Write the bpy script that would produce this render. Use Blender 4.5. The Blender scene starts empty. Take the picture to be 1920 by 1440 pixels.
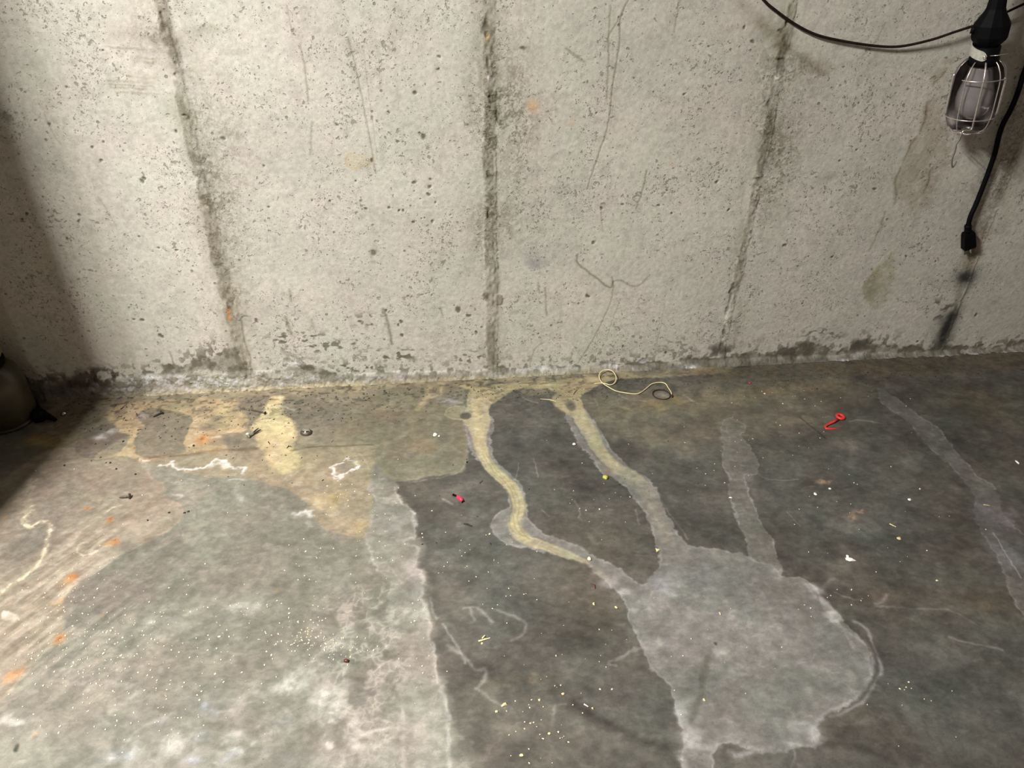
import bpy, math, random
import numpy as np
from mathutils import Vector, Matrix

scene = bpy.context.scene
COL = scene.collection

# ------------------------------------------------------------------ camera
YAW, PITCH, ROLL, FPX = 0.110274, 0.604190, 0.011918, 1423.667
CAM = np.array([-0.124408, -1.620813, 1.095570])


def basis():
    cy, sy = math.cos(YAW), math.sin(YAW)
    f0 = np.array([sy, cy, 0.0]); r0 = np.array([cy, -sy, 0.0]); u0 = np.array([0, 0, 1.0])
    f = math.cos(PITCH) * f0 - math.sin(PITCH) * u0
    u = math.sin(PITCH) * f0 + math.cos(PITCH) * u0
    r = math.cos(ROLL) * r0 + math.sin(ROLL) * u
    u2 = -math.sin(ROLL) * r0 + math.cos(ROLL) * u
    return r, u2, f


RX, UX, FX = basis()
cam_data = bpy.data.cameras.new('camera')
cam_data.sensor_fit = 'HORIZONTAL'
cam_data.sensor_width = 36.0
cam_data.lens = 36.0 * FPX / 1920.0
cam_data.clip_start = 0.02
cam = bpy.data.objects.new('camera', cam_data)
COL.objects.link(cam)
m = Matrix.Identity(4)
for i in range(3):
    m[i][0] = RX[i]; m[i][1] = UX[i]; m[i][2] = -FX[i]; m[i][3] = CAM[i]
cam.matrix_world = m
scene.camera = cam

# ------------------------------------------------------------------ world, lights, exposure
world = bpy.data.worlds.new('world')
world.use_nodes = True
scene.world = world
wb = world.node_tree.nodes['Background']
wb.inputs[0].default_value = (1.0, 0.82, 0.70, 1)
wb.inputs[1].default_value = 0.10
scene.view_settings.view_transform = 'Standard'
scene.view_settings.look = 'None'
scene.view_settings.gamma = 1.0
scene.view_settings.use_curve_mapping = False
scene.view_settings.exposure = 0.75

LIGHT = (-1.40, -1.50, 2.28)


def area(name, loc, sx, sy, power, color, rot=(0, 0, 0)):
    d = bpy.data.lights.new(name, 'AREA')
    d.shape = 'RECTANGLE'; d.size = sx; d.size_y = sy
    d.energy = power; d.color = color
    o = bpy.data.objects.new(name, d)
    o.location = loc; o.rotation_euler = rot
    COL.objects.link(o)
    return o


area('tube_glow', (LIGHT[0] - 0.09, LIGHT[1], LIGHT[2]), 0.035, 0.60, 58, (1.0, 0.98, 0.935))
area('tube_glow', (LIGHT[0] + 0.09, LIGHT[1], LIGHT[2]), 0.035, 0.60, 58, (1.0, 0.98, 0.935))
area('tube_glow', (-0.9, -4.2, 2.28), 0.10, 1.0, 10, (1.0, 0.90, 0.80))


# ------------------------------------------------------------------ helpers
def un(px, py, plane='f', off=0.0):
    """where the sight line of a photo pixel meets the floor (z=off) or the wall plane (y=off)"""
    D = FX * FPX + RX * (px - 960.0) - UX * (py - 720.0)
    t = (off - CAM[2]) / D[2] if plane == 'f' else (off - CAM[1]) / D[1]
    return CAM + t * D


def F(px, py):
    p = un(px, py, 'f'); return (p[0], p[1])


def W(px, py):
    p = un(px, py, 'w'); return (p[0], p[2])


def s2l(c):
    return tuple(((v / 255.0) / 12.92) if v <= 10.3 else (((v / 255.0) + 0.055) / 1.055) ** 2.4 for v in c)


def tag(o, label=None, cat=None, group=None, kind=None):
    if label: o['label'] = label
    if cat: o['category'] = cat
    if group: o['group'] = group
    if kind: o['kind'] = kind
    return o


def empty(name, loc):
    o = bpy.data.objects.new(name, None)
    o.location = loc
    o.empty_display_size = 0.02
    COL.objects.link(o)
    return o


def mesh_obj(name, verts, faces, mat, parent=None, smooth=True):
    me = bpy.data.meshes.new(name)
    me.from_pydata([tuple(v) for v in verts], [], faces)
    me.update()
    if smooth:
        me.polygons.foreach_set('use_smooth', [True] * len(me.polygons))
    me.materials.append(mat)
    o = bpy.data.objects.new(name, me)
    COL.objects.link(o)
    if parent is not None:
        o.parent = parent
        o.matrix_parent_inverse = Matrix.Translation(parent.location).inverted()
    return o


class Geo:
    def __init__(self):
        self.v = []; self.f = []

    def add(self, v, f):
        b = len(self.v)
        self.v += [tuple(q) for q in v]
        self.f += [tuple(b + i for i in q) for q in f]

    def tube(self, pts, r, seg=8, caps=True, flat=1.0):
        pts = [Vector(p) for p in pts]
        n = len(pts)
        rr = r if isinstance(r, (list, tuple)) else [r] * n
        v = []; f = []
        up = None
        for i, p in enumerate(pts):
            t = (pts[min(i + 1, n - 1)] - pts[max(i - 1, 0)])
            if t.length < 1e-9: t = Vector((0, 0, 1))
            t.normalize()
            if up is None:
                up = Vector((0, 0, 1)) if abs(t.z) < 0.9 else Vector((1, 0, 0))
            a = t.cross(up)
            if a.length < 1e-6: a = t.cross(Vector((1, 0, 0)))
            a.normalize(); b = a.cross(t).normalized(); up = b
            for k in range(seg):
                w = 2 * math.pi * k / seg
                v.append(p + a * math.cos(w) * rr[i] + b * math.sin(w) * rr[i] * flat)
        for i in range(n - 1):
            for k in range(seg):
                k2 = (k + 1) % seg
                f.append((i * seg + k, i * seg + k2, (i + 1) * seg + k2, (i + 1) * seg + k))
        if caps:
            f.append(tuple(range(seg))[::-1]); f.append(tuple((n - 1) * seg + k for k in range(seg)))
        self.add(v, f)

    def lathe(self, prof, M=Matrix.Identity(4), seg=24, a0=0.0, a1=2 * math.pi, sx=1.0, sy=1.0):
        full = abs(a1 - a0 - 2 * math.pi) < 1e-6
        cnt = seg if full else seg + 1
        v = []; f = []
        for r, z in prof:
            for k in range(cnt):
                w = a0 + (a1 - a0) * k / seg
                v.append(M @ Vector((r * math.cos(w) * sx, r * math.sin(w) * sy, z)))
        for i in range(len(prof) - 1):
            for k in range(seg):
                k2 = (k + 1) % cnt if full else k + 1
                f.append((i * cnt + k, i * cnt + k2, (i + 1) * cnt + k2, (i + 1) * cnt + k))
        self.add(v, f)

    def box(self, x0, x1, y0, y1, z0, z1, M=Matrix.Identity(4), taper=0.0):
        v = []
        for z, t in ((z0, 0), (z1, taper)):
            for x, y in ((x0 + t, y0 + t), (x1 - t, y0 + t), (x1 - t, y1 - t), (x0 + t, y1 - t)):
                v.append(M @ Vector((x, y, z)))
        self.add(v, [(3, 2, 1, 0), (4, 5, 6, 7), (0, 1, 5, 4), (1, 2, 6, 5), (2, 3, 7, 6), (3, 0, 4, 7)])

    def chip(self, c, rx, ry, rz, rot, rnd, n=7):
        """small irregular broken chip: two jittered rings and two tips"""
        ca, sa = math.cos(rot), math.sin(rot)
        v = []; f = []
        for lv, (s, z) in enumerate(((1.0, 0.0), (0.95, 0.55), (0.45, 1.0))):
            for k in range(n):
                w = 2 * math.pi * k / n
                j = 1 + rnd.uniform(-0.28, 0.28)
                x = math.cos(w) * rx * s * j; y = math.sin(w) * ry * s * j
                v.append((c[0] + x * ca - y * sa, c[1] + x * sa + y * ca, c[2] + rz * z * (1 + rnd.uniform(-.15, .15))))
        for i in range(2):
            for k in range(n):
                k2 = (k + 1) % n
                f.append((i * n + k, i * n + k2, (i + 1) * n + k2, (i + 1) * n + k))
        f.append(tuple(range(n))[::-1]); f.append(tuple(2 * n + k for k in range(n)))
        self.add(v, f)

    def build(self, name, mat, parent=None, smooth=True):
        return mesh_obj(name, self.v, self.f, mat, parent, smooth)


def spline(pts, sub=6, closed=False):
    P = [np.array(p, float) for p in pts]
    n = len(P); out = []
    rng = range(n) if closed else range(n - 1)
    for i in rng:
        if closed:
            a, b, c, d = P[(i - 1) % n], P[i], P[(i + 1) % n], P[(i + 2) % n]
        else:
            a, b, c, d = P[max(i - 1, 0)], P[i], P[i + 1], P[min(i + 2, n - 1)]
        for k in range(sub):
            t = k / sub
            out.append(0.5 * ((2 * b) + (-a + c) * t + (2 * a - 5 * b + 4 * c - d) * t * t + (-a + 3 * b - 3 * c + d) * t ** 3))
    if not closed: out.append(P[-1])
    return out


# ------------------------------------------------------------------ noise and surface painting (numpy)
_rs = np.random.RandomState(7)
_LAT = [_rs.rand(257, 257).astype(np.float32) for _ in range(8)]
for _L in _LAT:
    _L[256, :] = _L[0, :]; _L[:, 256] = _L[:, 0]


def vn(x, y, seed=0):
    L = _LAT[seed % 8]
    x = x + seed * 13.37 + 1000.0; y = y + seed * 7.77 + 1000.0
    xi = np.floor(x).astype(np.int32); yi = np.floor(y).astype(np.int32)
    fx = (x - xi).astype(np.float32); fy = (y - yi).astype(np.float32)
    fx = fx * fx * (3 - 2 * fx); fy = fy * fy * (3 - 2 * fy)
    xi &= 255; yi &= 255
    return (L[yi, xi] * (1 - fx) + L[yi, xi + 1] * fx) * (1 - fy) + (L[yi + 1, xi] * (1 - fx) + L[yi + 1, xi + 1] * fx) * fy


def fbm(x, y, seed=0, octv=4, gain=0.5):
    s = 0; a = 1.0; t = 0
    for o in range(octv):
        s = s + a * vn(x * 2 ** o, y * 2 ** o, seed + o); t += a; a *= gain
    return s / t


def sm(e0, e1, v):
    t = np.clip((v - e0) / (e1 - e0), 0, 1)
    return t * t * (3 - 2 * t)


class Surf:
    """a gridded concrete surface whose stains are traced in metres on the surface itself"""

    def __init__(self, xs, ys):
        self.xs = xs.astype(np.float32); self.ys = ys.astype(np.float32)
        self.X, self.Y = np.meshgrid(self.xs, self.ys)
        n = self.X.shape
        self.c = np.zeros(n + (3,), np.float32)
        self.h = np.zeros(n, np.float32)
        self.gain = np.float32(1.0)
        X, Y = self.X, self.Y
        self.w1x = fbm(X * 22, Y * 22, 1, 2) - .5; self.w1y = fbm(X * 22, Y * 22, 2, 2) - .5
        self.w2x = fbm(X * 110, Y * 110, 3, 2) - .5; self.w2y = fbm(X * 110, Y * 110, 4, 2) - .5
        self.n1 = fbm(X * 38, Y * 38, 5, 4)
        self.n2 = fbm(X * 150, Y * 150, 6, 2)

    def sub(self, pts, mar):
        P = np.array(pts)
        i0, i1 = np.searchsorted(self.xs, [P[:, 0].min() - mar, P[:, 0].max() + mar])
        j0, j1 = np.searchsorted(self.ys, [P[:, 1].min() - mar, P[:, 1].max() + mar])
        return slice(max(j0 - 1, 0), j1 + 1), slice(max(i0 - 1, 0), i1 + 1)

    def wc(self, s, w1, w2):
        return self.X[s] + w1 * self.w1x[s] + w2 * self.w2x[s], self.Y[s] + w1 * self.w1y[s] + w2 * self.w2y[s]

    def sdf(self, pts, s, closed, w1, w2):
        x, y = self.wc(s, w1, w2)
        P = [(float(p[0]), float(p[1])) for p in pts]
        d = np.full(x.shape, 1e9, np.float32)
        inside = np.zeros(x.shape, bool)
        n = len(P)
        for i in range(n if closed else n - 1):
            ax, ay = P[i]; bx, by = P[(i + 1) % n]
            ex, ey = bx - ax, by - ay
            L = ex * ex + ey * ey + 1e-12
            px = x - ax; py = y - ay
            t = np.clip((px * ex + py * ey) / L, 0, 1)
            dx = px - t * ex; dy = py - t * ey
            np.minimum(d, dx * dx + dy * dy, out=d)
            if closed and ay != by:
                cr = ((ay > y) != (by > y)) & (x < ex * (y - ay) / (by - ay) + ax)
                inside ^= cr
        d = np.sqrt(d)
        return np.where(inside, -d, d) if closed else d

    def blend(self, s, col, a):
        c = np.array(col, np.float32)
        self.c[s] += (c - self.c[s]) * a[..., None]

    def mult(self, s, k, a):
        k = np.array(k, np.float32)
        self.c[s] *= 1 + (k - 1) * a[..., None]

    def poly(self, pts, col=None, alpha=1.0, soft=0.004, w1=0.012, w2=0.006, nz=0.0, rim=None, rima=0.0, rimw=0.003,
             mul=None, lo=0.35, hi=0.65, grow=0.0, hgt=0.0, sub=3, inner=0.0):
        P = spline(pts, sub, True)
        s = self.sub(P, soft + 0.03 + rimw * 3)
        d = self.sdf(P, s, True, w1, w2) - grow
        a = sm(soft, -soft, d) * alpha
        if nz: a = a * (1 - nz + nz * sm(lo, hi, self.n1[s]))
        if inner:  # fades towards the middle, as a dried puddle does
            a = a * (1 - inner * sm(0.0, 0.05, -d))
        if mul is not None: self.mult(s, mul, a)
        if col is not None: self.blend(s, col, a)
        if hgt: self.h[s] += hgt * sm(soft, -soft, d)
        if rim is not None:
            r = np.exp(-((d + rimw * .8) / rimw) ** 2) * rima * (0.12 + 0.88 * sm(.40, .60, self.n1[s])) * (.5 + .5 * sm(.3, .6, self.n2[s]))
            self.blend(s, rim, r)

    def line(self, pts, width, col=None, alpha=1.0, w1=0.006, w2=0.004, nz=0.0, lo=.35, hi=.6, mul=None, hgt=0.0, sub=4, fine=0.0, exp=2):
        P = spline(pts, sub, False) if len(pts) > 2 else [np.array(p) for p in pts]
        s = self.sub(P, width * 3 + 0.012)
        d = self.sdf(P, s, False, w1, w2)
        a = np.exp(-(d / width) ** exp) * alpha
        if nz: a = a * (1 - nz + nz * sm(lo, hi, self.n1[s]))
        if fine: a = a * (1 - fine + fine * sm(.4, .6, self.n2[s]))
        if mul is not None: self.mult(s, mul, a)
        if col is not None: self.blend(s, col, a)
        if hgt: self.h[s] += hgt * a

    def blob(self, c, rx, ry, ang=0.0, col=None, alpha=1.0, mul=None, nz=0.0, lo=.35, hi=.65, w1=0.02, w2=0.006, exp=2, hgt=0.0, fine=0.0):
        R = max(rx, ry)
        s = self.sub([(c[0] - R, c[1] - R), (c[0] + R, c[1] + R)], R * 1.2)
        x, y = self.wc(s, w1, w2)
        x = x - c[0]; y = y - c[1]
        ca, sa = math.cos(ang), math.sin(ang)
        u = (x * ca + y * sa) / rx; v = (-x * sa + y * ca) / ry
        a = np.exp(-(u * u + v * v) ** (exp / 2)) * alpha
        if nz: a = a * (1 - nz + nz * sm(lo, hi, self.n1[s]))
        if fine: a = a * (1 - fine + fine * sm(.42, .58, self.n2[s]))
        if mul is not None: self.mult(s, mul, a)
        if col is not None: self.blend(s, col, a)
        if hgt: self.h[s] += hgt * a

    def build(self, name, mat, place):
        ny, nx = self.X.shape
        co = place(self.X.ravel(), self.Y.ravel(), self.h.ravel()).astype(np.float32)
        idx = np.arange(ny * nx, dtype=np.int32).reshape(ny, nx)
        q = np.stack([idx[:-1, :-1], idx[:-1, 1:], idx[1:, 1:], idx[1:, :-1]], -1).reshape(-1, 4)
        me = bpy.data.meshes.new(name)
        me.vertices.add(ny * nx); me.vertices.foreach_set('co', co.ravel())
        nf = len(q)
        me.loops.add(nf * 4); me.loops.foreach_set('vertex_index', q.ravel().astype(np.int32))
        me.polygons.add(nf)
        me.polygons.foreach_set('loop_start', np.arange(0, nf * 4, 4, dtype=np.int32))
        me.polygons.foreach_set('use_smooth', np.ones(nf, bool))
        at = me.color_attributes.new('stain', 'FLOAT_COLOR', 'POINT')
        rgba = np.ones((ny * nx, 4), np.float32)
        rgba[:, :3] = np.clip(self.c.reshape(-1, 3) * self.gain, 0.002, 0.95)
        at.data.foreach_set('color', rgba.ravel())
        me.update(calc_edges=True)
        me.materials.append(mat)
        o = bpy.data.objects.new(name, me)
        COL.objects.link(o)
        return o


# ------------------------------------------------------------------ materials
def new_mat(name):
    mt = bpy.data.materials.new(name); mt.use_nodes = True
    nt = mt.node_tree
    return mt, nt, nt.nodes['Principled BSDF']


def N(nt, typ, **kw):
    n = nt.nodes.new(typ)
    for k, v in kw.items():
        if k.startswith('i_'):
            n.inputs[k[2:].replace('_', ' ')].default_value = v
        else:
            setattr(n, k, v)
    return n


def mathn(nt, op, a, b=None, c=None, clamp=False):
    n = nt.nodes.new('ShaderNodeMath'); n.operation = op; n.use_clamp = clamp
    for i, v in enumerate((a, b, c)):
        if v is None: continue
        if isinstance(v, (int, float)): n.inputs[i].default_value = v
        else: nt.links.new(v, n.inputs[i])
    return n.outputs[0]


def ramp(nt, v, e0, e1, o0=0.0, o1=1.0):
    n = nt.nodes.new('ShaderNodeMapRange'); n.interpolation_type = 'SMOOTHSTEP'
    nt.links.new(v, n.inputs[0])
    n.inputs[1].default_value = e0; n.inputs[2].default_value = e1
    n.inputs[3].default_value = o0; n.inputs[4].default_value = o1
    return n.outputs[0]


def mixc(nt, fac, a, b, mode='MIX'):
    n = nt.nodes.new('ShaderNodeMix'); n.data_type = 'RGBA'; n.blend_type = mode
    for sock, v in ((n.inputs[0], fac), (n.inputs[6], a), (n.inputs[7], b)):
        if isinstance(v, (int, float)): sock.default_value = v
        elif isinstance(v, tuple): sock.default_value = v + (1,) if len(v) == 3 else v
        else: nt.links.new(v, sock)
    return n.outputs[2]


def noise(nt, vec, scale, detail=3, rough=0.6, dist=0.0):
    n = nt.nodes.new('ShaderNodeTexNoise')
    nt.links.new(vec, n.inputs['Vector'])
    n.inputs['Scale'].default_value = scale; n.inputs['Detail'].default_value = detail
    n.inputs['Roughness'].default_value = rough; n.inputs['Distortion'].default_value = dist
    return n


def voro(nt, vec, scale, feature='F1', rnd=1.0):
    n = nt.nodes.new('ShaderNodeTexVoronoi'); n.feature = feature
    nt.links.new(vec, n.inputs['Vector'])
    n.inputs['Scale'].default_value = scale; n.inputs['Randomness'].default_value = rnd
    return n


def simple(name, col, rough=0.5, metal=0.0, trans=0.0, var=0.12, scale=80, bump=0.0, spec=0.5, ior=1.45, coat=0.0):
    mt, nt, b = new_mat(name)
    geo = N(nt, 'ShaderNodeTexCoord')
    nz = noise(nt, geo.outputs['Object'], scale, 3)
    base = tuple(col)
    c = mixc(nt, ramp(nt, nz.outputs[0], .3, .7), tuple(v * (1 - var) for v in base), tuple(min(1, v * (1 + var)) for v in base))
    nt.links.new(c, b.inputs['Base Color'])
    b.inputs['Roughness'].default_value = rough
    b.inputs['Metallic'].default_value = metal
    b.inputs['Transmission Weight'].default_value = trans
    b.inputs['Specular IOR Level'].default_value = spec
    b.inputs['IOR'].default_value = ior
    b.inputs['Coat Weight'].default_value = coat
    if bump:
        bn = N(nt, 'ShaderNodeBump'); bn.inputs['Strength'].default_value = bump; bn.inputs['Distance'].default_value = 0.001
        nt.links.new(nz.outputs[0], bn.inputs['Height']); nt.links.new(bn.outputs[0], b.inputs['Normal'])
    return mt


def wall_material():
    mt, nt, b = new_mat('cast_concrete')
    at = N(nt, 'ShaderNodeAttribute', attribute_name='stain')
    tc = N(nt, 'ShaderNodeTexCoord')
    P = tc.outputs['Object']
    # broad tone drift between cement-pink and cement-green
    big = noise(nt, P, 7, 4, .6)
    col = mixc(nt, 1.0, at.outputs['Color'], mixc(nt, ramp(nt, big.outputs[0], .35, .65), (1.025, .988, .985), (.98, 1.0, .97)), 'MULTIPLY')
    # sandy grain
    g = noise(nt, P, 420, 2, .7)
    col = mixc(nt, 1.0, col, mixc(nt, g.outputs[0], (.80, .80, .79), (1.18, 1.18, 1.18)), 'MULTIPLY')
    g2 = noise(nt, P, 90, 4, .65)
    col = mixc(nt, 1.0, col, mixc(nt, ramp(nt, g2.outputs[0], .3, .7), (.88, .875, .86), (1.08, 1.08, 1.08)), 'MULTIPLY')
    # where pits gather
    cl = noise(nt, P, 5.5, 3, .6)
    cl2 = noise(nt, P, 26, 2, .5)
    clus = mathn(nt, 'ADD', mathn(nt, 'MULTIPLY', cl.outputs[0], .6), mathn(nt, 'MULTIPLY', cl2.outputs[0], .4))
    # irregular little pits, dark from dirt and from shade put into the colour
    dn = noise(nt, P, 60, 2, .5)
    wv = N(nt, 'ShaderNodeVectorMath', operation='MULTIPLY_ADD')
    nt.links.new(dn.outputs['Color'], wv.inputs[0]); wv.inputs[1].default_value = (.012, .012, .012); nt.links.new(P, wv.inputs[2])
    sp = noise(nt, wv.outputs[0], 125, 2, .5)
    thr = ramp(nt, clus, .38, .64, .715, .59)
    m1 = mathn(nt, 'MULTIPLY', mathn(nt, 'SUBTRACT', sp.outputs[0], thr), 22.0, clamp=True)
    sp2 = noise(nt, wv.outputs[0], 330, 1, .5)
    m1b = mathn(nt, 'MULTIPLY', mathn(nt, 'SUBTRACT', sp2.outputs[0], ramp(nt, clus, .38, .64, .73, .62)), 18.0, clamp=True)
    # round bug holes
    vo = voro(nt, P, 46)
    sepc = N(nt, 'ShaderNodeSeparateColor'); nt.links.new(vo.outputs['Color'], sepc.inputs[0])
    rad = mathn(nt, 'MULTIPLY', mathn(nt, 'POWER', sepc.outputs[0], 5.0), .20)
    m2 = mathn(nt, 'MULTIPLY', mathn(nt, 'SUBTRACT', rad, mathn(nt, 'ADD', vo.outputs['Distance'], mathn(nt, 'MULTIPLY', sp2.outputs[0], .03))), 28.0, clamp=True)
    pits = mathn(nt, 'MAXIMUM', mathn(nt, 'MAXIMUM', mathn(nt, 'MULTIPLY', m1, .85), mathn(nt, 'MULTIPLY', m1b, .75)), m2)
    col = mixc(nt, mathn(nt, 'MULTIPLY', pits, .72), col, (.135, .125, .095))  # shade inside the holes is painted here together with their dirt
    nt.links.new(col, b.inputs['Base Color'])
    b.inputs['Roughness'].default_value = .88
    b.inputs['Specular IOR Level'].default_value = .25
    h = mathn(nt, 'SUBTRACT', mathn(nt, 'ADD', mathn(nt, 'MULTIPLY', g.outputs[0], .18), mathn(nt, 'MULTIPLY', g2.outputs[0], .5)), mathn(nt, 'MULTIPLY', pits, 1.3))
    bn = N(nt, 'ShaderNodeBump'); bn.inputs['Strength'].default_value = .55; bn.inputs['Distance'].default_value = .0016
    nt.links.new(h, bn.inputs['Height']); nt.links.new(bn.outputs[0], b.inputs['Normal'])
    return mt


def floor_material():
    mt, nt, b = new_mat('stained_concrete_slab')
    at = N(nt, 'ShaderNodeAttribute', attribute_name='stain')
    tc = N(nt, 'ShaderNodeTexCoord')
    P = tc.outputs['Object']
    big = noise(nt, P, 9, 4, .6)
    col = mixc(nt, 1.0, at.outputs['Color'], mixc(nt, ramp(nt, big.outputs[0], .35, .65), (1.04, .985, .97), (.965, 1.005, .97)), 'MULTIPLY')
    mp = N(nt, 'ShaderNodeMapping'); nt.links.new(P, mp.inputs['Vector'])
    mp.inputs['Rotation'].default_value = (0, 0, .35); mp.inputs['Scale'].default_value = (1, 1.35, 1)
    g2 = noise(nt, mp.outputs[0], 55, 5, .7, .3)
    col = mixc(nt, 1.0, col, mixc(nt, ramp(nt, g2.outputs[0], .3, .7), (.82, .82, .82), (1.15, 1.15, 1.15)), 'MULTIPLY')
    g = noise(nt, P, 520, 2, .7)
    col = mixc(nt, 1.0, col, mixc(nt, g.outputs[0], (.78, .78, .78), (1.22, 1.22, 1.22)), 'MULTIPLY')
    # fine dark pocks
    sp = noise(nt, P, 210, 1, .5)
    cl = noise(nt, P, 8, 2, .6)
    m1 = mathn(nt, 'MULTIPLY', mathn(nt, 'SUBTRACT', sp.outputs[0], ramp(nt, cl.outputs[0], .4, .65, .80, .70)), 16.0, clamp=True)
    col = mixc(nt, mathn(nt, 'MULTIPLY', m1, .45), col, (.05, .045, .035))
    nt.links.new(col, b.inputs['Base Color'])
    rg = ramp(nt, g2.outputs[0], .3, .7, .50, .68)
    nt.links.new(rg, b.inputs['Roughness'])
    b.inputs['Specular IOR Level'].default_value = .35
    h = mathn(nt, 'ADD', mathn(nt, 'MULTIPLY', g.outputs[0], .15), mathn(nt, 'SUBTRACT', mathn(nt, 'MULTIPLY', g2.outputs[0], .35), m1))
    bn = N(nt, 'ShaderNodeBump'); bn.inputs['Strength'].default_value = .35; bn.inputs['Distance'].default_value = .0010
    nt.links.new(h, bn.inputs['Height']); nt.links.new(bn.outputs[0], b.inputs['Normal'])
    return mt


# ------------------------------------------------------------------ the wall
def axis(lo, hi, step, lo2, hi2):
    core = np.arange(lo, hi, step)
    a = np.linspace(lo2, lo, 12, endpoint=False); c = np.linspace(hi, hi2, 12)
    return np.concatenate([a, core, c])


def ellipse_of(fn, px, py, rx, ry):
    c = fn(px, py); a = fn(px + rx, py); b_ = fn(px, py - ry)
    return c, abs(a[0] - c[0]), abs(b_[1] - c[1])


def wall_surface():
    S = Surf(axis(-1.25, 1.52, 0.0017, -2.6, 2.8), axis(0.0, 0.92, 0.0017, -0.05, 2.4))
    X, Y = S.X, S.Y
    base = np.array((.500, .480, .430), np.float32)
    t = fbm(X * 3.2, Y * 3.2, 2, 4); t2 = fbm(X * 14, Y * 14, 4, 4)
    S.c[:] = base * (1 + .22 * (t - .5) + .16 * (t2 - .5))[..., None]
    S.h[:] = .0018 * (fbm(X * 9, Y * 9, 5, 3) - .5) + .0006 * (S.n2 - .5)
    st = (.235, .215, .170)
    # ---- vertical form joints with brown laitance, ridges and vein networks
    vein_n = fbm(X * 38 + 2 * S.w1x + 1.8 * S.w2x, Y * 30 + 2 * S.w1y + 1.8 * S.w2y, 3, 3, .6)
    vein_m = fbm(X * 80 + 2 * S.w2x, Y * 70 + 2 * S.w2y, 6, 3, .6)
    veins = np.maximum(np.exp(-((vein_n - .5) / .040) ** 2), .9 * np.exp(-((vein_m - .5) / .06) ** 2)) * (.5 + .5 * sm(.35, .6, S.n1))
    pockets = {
        -1: [(.62, .10, .13, 1), (.45, .06, .10, 1), (.80, .05, .06, -1), (.30, .05, .08, 1)],
        0: [(.70, .08, .12, 1), (.62, .10, .10, 1), (.68, .045, .10, -1), (.43, .09, .07, 1), (.40, .045, .09, -1)],
        1: [(.66, .09, .10, 1), (.68, .06, .12, -1), (.45, .07, .06, 1), (.74, .08, .03, 1), (.55, .09, .06, 1)],
        2: [(.40, .05, .15, -1), (.62, .06, .12, -1)]}
    for k in (-2, -1, 0, 1, 2, 3):
        cx = k * 0.61
        off = .006 * (vn(Y * 3.1, Y * 0 + k * 5.1, 1) - .5) + .004 * (vn(Y * 20, Y * 0 + k * 3.3, 2) - .5) + .0022 * (vn(Y * 75, Y * 0 + k * 1.3, 4) - .5) + .004 * S.w2x
        u = X - cx - off
        wdt = (.0125 + .006 * (vn(Y * 7, Y * 0 + k, 3) - .5) + .003 * (S.n1 - .5)) * (1 if k < 1 else .8 + 0 * Y)
        if k == 1: wdt = wdt * (1 - .55 * sm(.24, .16, Y))
        ins = sm(.004, -.003, np.abs(u) - wdt)
        rough = .55 + .45 * sm(.35, .65, S.n1)
        S.c += (np.array((.285, .262, .212), np.float32) - S.c) * (ins * rough * (.80 if k < 1 else (.62 if k == 1 else .38)))[..., None]
        # darker streak line down one side and a pale crumbly lip on the other
        e = np.exp(-((u - .55 * wdt + .004 * (vn(Y * 60, Y * 0, 5) - .5)) / .0022) ** 2)
        S.c *= (1 - .30 * e * sm(.45, .7, vn(Y * 16, Y * 0 + k * 2, 4)))[..., None]
        e2 = np.exp(-((u - wdt) / .0022) ** 2) * sm(.4, .6, S.n1)
        S.c *= (1 + .22 * e2)[..., None]
        halo = np.exp(-(np.abs(u) / .034) ** 1.6) * sm(.42, .62, fbm(X * 30, Y * 9, 4 + abs(k), 3))
        S.c *= (1 - np.array((.26, .27, .31), np.float32) * halo[..., None])
        S.h += (ins * (1 if k < 1 else (.8 if k == 1 else .35))) * (.0014 + .0022 * (S.n1 - .5) + .0026 * (vn(X * 170, Y * 90, 4) - .5)) + .0012 * np.exp(-((u - wdt) / .003) ** 2) * sm(.4, .6, S.n1)
        for z, wd, hh, sg in pockets.get(k, []):
            a = np.exp(-(((Y - z) / hh) ** 2) - np.clip(u * sg, 0, None) ** 2 / wd ** 2 - (np.clip(-u * sg, 0, None) / .01) ** 2)
            S.c *= (1 - np.array((.36, .38, .44), np.float32) * (np.clip(a * 1.6, 0, 1) * veins)[..., None])
            S.c *= (1 - .10 * a)[..., None]
            S.h += a * (.0010 * (S.n1 - .5) - .0003 * veins)
    dk = (.075, .066, .048)
    # tie holes and broken spots on the joints (px on the photo -> wall metres)
    for px, py, rx, ry in ((308, 50, 5, 12), (304, 28, 3, 8), (326, 114, 3, 5), (352, 222, 4, 4), (432, 577, 4, 9), (332, 140, 3, 6), (345, 218, 3, 3),
                           (911, 50, 7, 12), (914, 66, 4, 5), (917, 330, 4, 8), (914, 556, 5, 9), (916, 405, 3, 10), (917, 180, 3, 4), (917, 118, 3, 10),
                           (1473, 45, 3, 12), (1465, 60, 5, 4), (1460, 115, 8, 3), (1457, 132, 3, 8), (1444, 195, 4, 9), (1421, 335, 7, 5),
                           (1375, 537, 4, 7), (1368, 560, 3, 12), (1363, 585, 3, 10), (1358, 620, 3, 12), (1353, 645, 3, 8), (1371, 548, 3, 6)):
        c, ax, ay = ellipse_of(W, px, py, rx, ry)
        S.blob(c, ax, ay, col=dk, alpha=.85, nz=.3, w1=.010, w2=.008, exp=3, hgt=-.004)
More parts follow.
